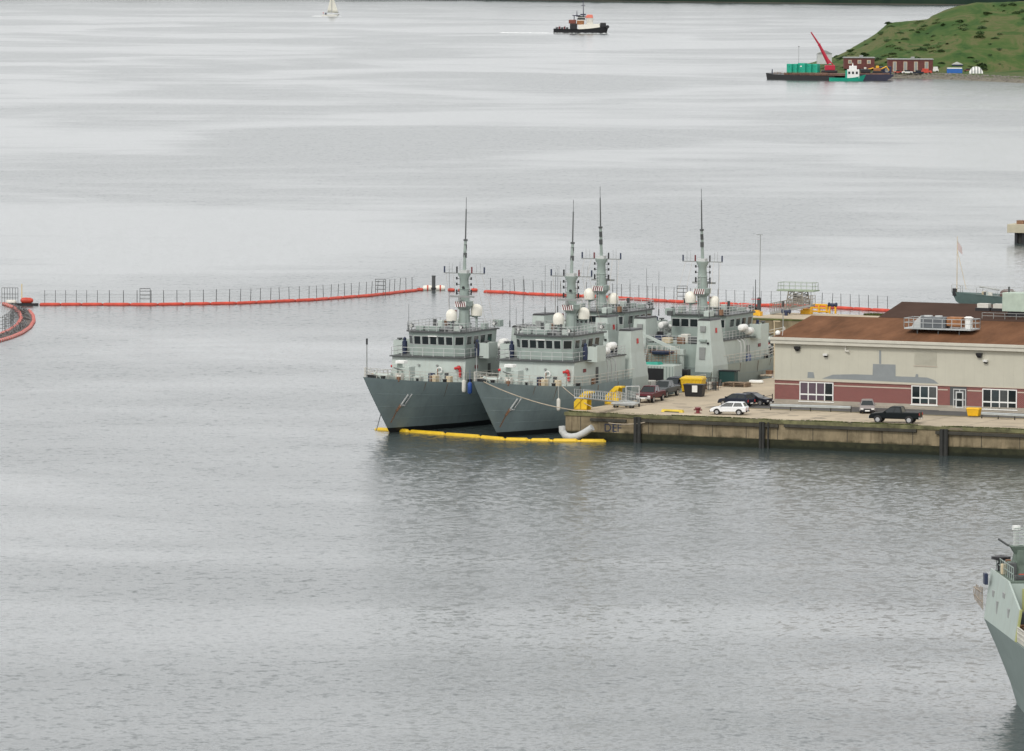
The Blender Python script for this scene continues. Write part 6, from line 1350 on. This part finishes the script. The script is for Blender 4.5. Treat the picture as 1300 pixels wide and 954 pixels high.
MB().box(-2, 2, -1, 1, 0, .8).build('track', 'black', t, bevel=.2); MB().box(-1.6, 1.4, -1, 1, .8, 2.0).build('body', 'orange_rust', t, bevel=.2); MB().box(-.6, .6, -.8, .8, 2.0, 2.9).build('cab', 'amber', t, bevel=.1); MB().cyl((1.2, 0, 1.5), (3.6, 0, 2.6), .25).cyl((3.6, 0, 2.6), (4.6, 0, 1.0), .2).cyl((-1.6, 0, 2), (-3.8, 0, 1.4), .25).build('arm', 'amber', t)
P = inD(1100, 90, c0.y + 4); t = thing('dark_tank', 'dark tank between the workboat and the yellow digger', 'tank', (P.x, P.y, 2.9)); MB().box(-2.4, 1.6, -1, 1, 0, 1.6).build('body', 'black', t, bevel=.3); MB().cyl((-.5, 0, 1.6), (-.5, 0, 2.3), .5).build('hatch', 'white_dirty', t)
P = inD(1122, 88, c0.y + 6); t = thing('dark_box', 'dark box container right of the yellow digger', 'container', (P.x, P.y, 2.4)); MB().box(-2.6, 3.0, -1, 1.2, 0, 3.1).build('body', 'dark_blue', t, bevel=.1); MB().lathe((1.2, -1.05, 1.6), [(.8, -.06), (.9, -.03), (.9, .0), (.8, .03)], 14, 'y').build('wheel_rim', 'steel', t)
P = at(1076, 103.2); t = thing('workboat', 'green and white workboat moored against the barge', 'boat', P, R(-2))
boat_hull(14.5, 4.4, 2.6, 1.3, 1.2, 'container_green', t)
wh_ = MB().box(-.2, 4.6, -1.5, 1.5, 1.2, 4.6).build('deckhouse', 'white', t, bevel=.1); MB().box(.6, 3.6, -1.2, 1.2, 4.6, 6.0).build('wheelhouse', 'white', t, bevel=.1)
for k in range(3): MB().box(.2 + k * 1.5, 1.0 + k * 1.5, -1.56, -1.5, 2.8, 3.8).build('window', 'dark_glass', t)
MB().box(-.9, -.2, -1.52, .8, 1.2, 4.2).build('green_panel', 'container_green', t); MB().cyl((2, 0, 6), (2, 0, 7.2), .3, .1).build('mast', 'white', t)

# ------------------------------------------------------------------ far shore: wooded land along the top
a = at(560, -1.2); b = at(700, 1.4); c = at(1000, 4.8); d = at(1215, 7.0); e = at(1500, 11)
line = [a + Vector((-2600, 500, 0)), a, b, c, d, e, e + Vector((1500, -50, 0))]
land_mat('far_wood', [(.3, (.012, .026, .02)), (.5, (.022, .04, .028)), (.7, (.03, .05, .03))], None, .02)
land_mat('far_beach', [(.3, (.05, .05, .045)), (.7, (.09, .085, .07))], None, .02)
fs_ = MB(); pl = polyline(line, 22); vs = []; rows = [(0, -.5), (1, .35), (2.5, .9), (3, 7), (10, 16), (35, 22), (120, 34), (320, 48), (700, 30), (900, -2)]
for p in pl:
    for k, (dy, z) in enumerate(rows):
        zz = z * (1 + (.35 * noise.noise(Vector((p.x * .012, dy * .02, 1))) + .3 * noise.noise(Vector((p.x * .06, dy * .1, 4)))) * (k > 2)); vs.append(p + Vector((0, dy, zz)))
n = len(rows)
fs_.add(vs, [(i * n + j, (i + 1) * n + j, (i + 1) * n + j + 1, i * n + j + 1) for i in range(len(pl) - 1) for j in range(2, n - 1)])
o = fs_.build('hills', 'far_wood', None, recalc=False); struct(o)
fb = MB().add(vs, [(i * n + j, (i + 1) * n + j, (i + 1) * n + j + 1, i * n + j + 1) for i in range(len(pl) - 1) for j in range(2)]).build('shore', 'far_beach', None, recalc=False); struct(fb)
# far-off woodland crowns so that the skyline is uneven
rr = random.Random(77); wm = MB()
for i in range(1500):
    p = rr.choice(pl); s_ = rr.uniform(4, 8); c = p + Vector((rr.uniform(-11, 11), rr.uniform(9, 50), 0)); z = 12 + c.y * 0 + rr.uniform(-3, 8)
    for k in range(4): q_ = Vector((rr.uniform(-s_, s_), rr.uniform(-3, 3), rr.uniform(-3, 4))); wm.ball(c + q_ + Vector((0, 0, z)), s_ * .5, .8, 6, 4)
o = wm.build('far_wood', 'far_wood', None, recalc=False); tag(o, 'dark wood covering the far shore along the top of the picture', 'wood', None, 'stuff')
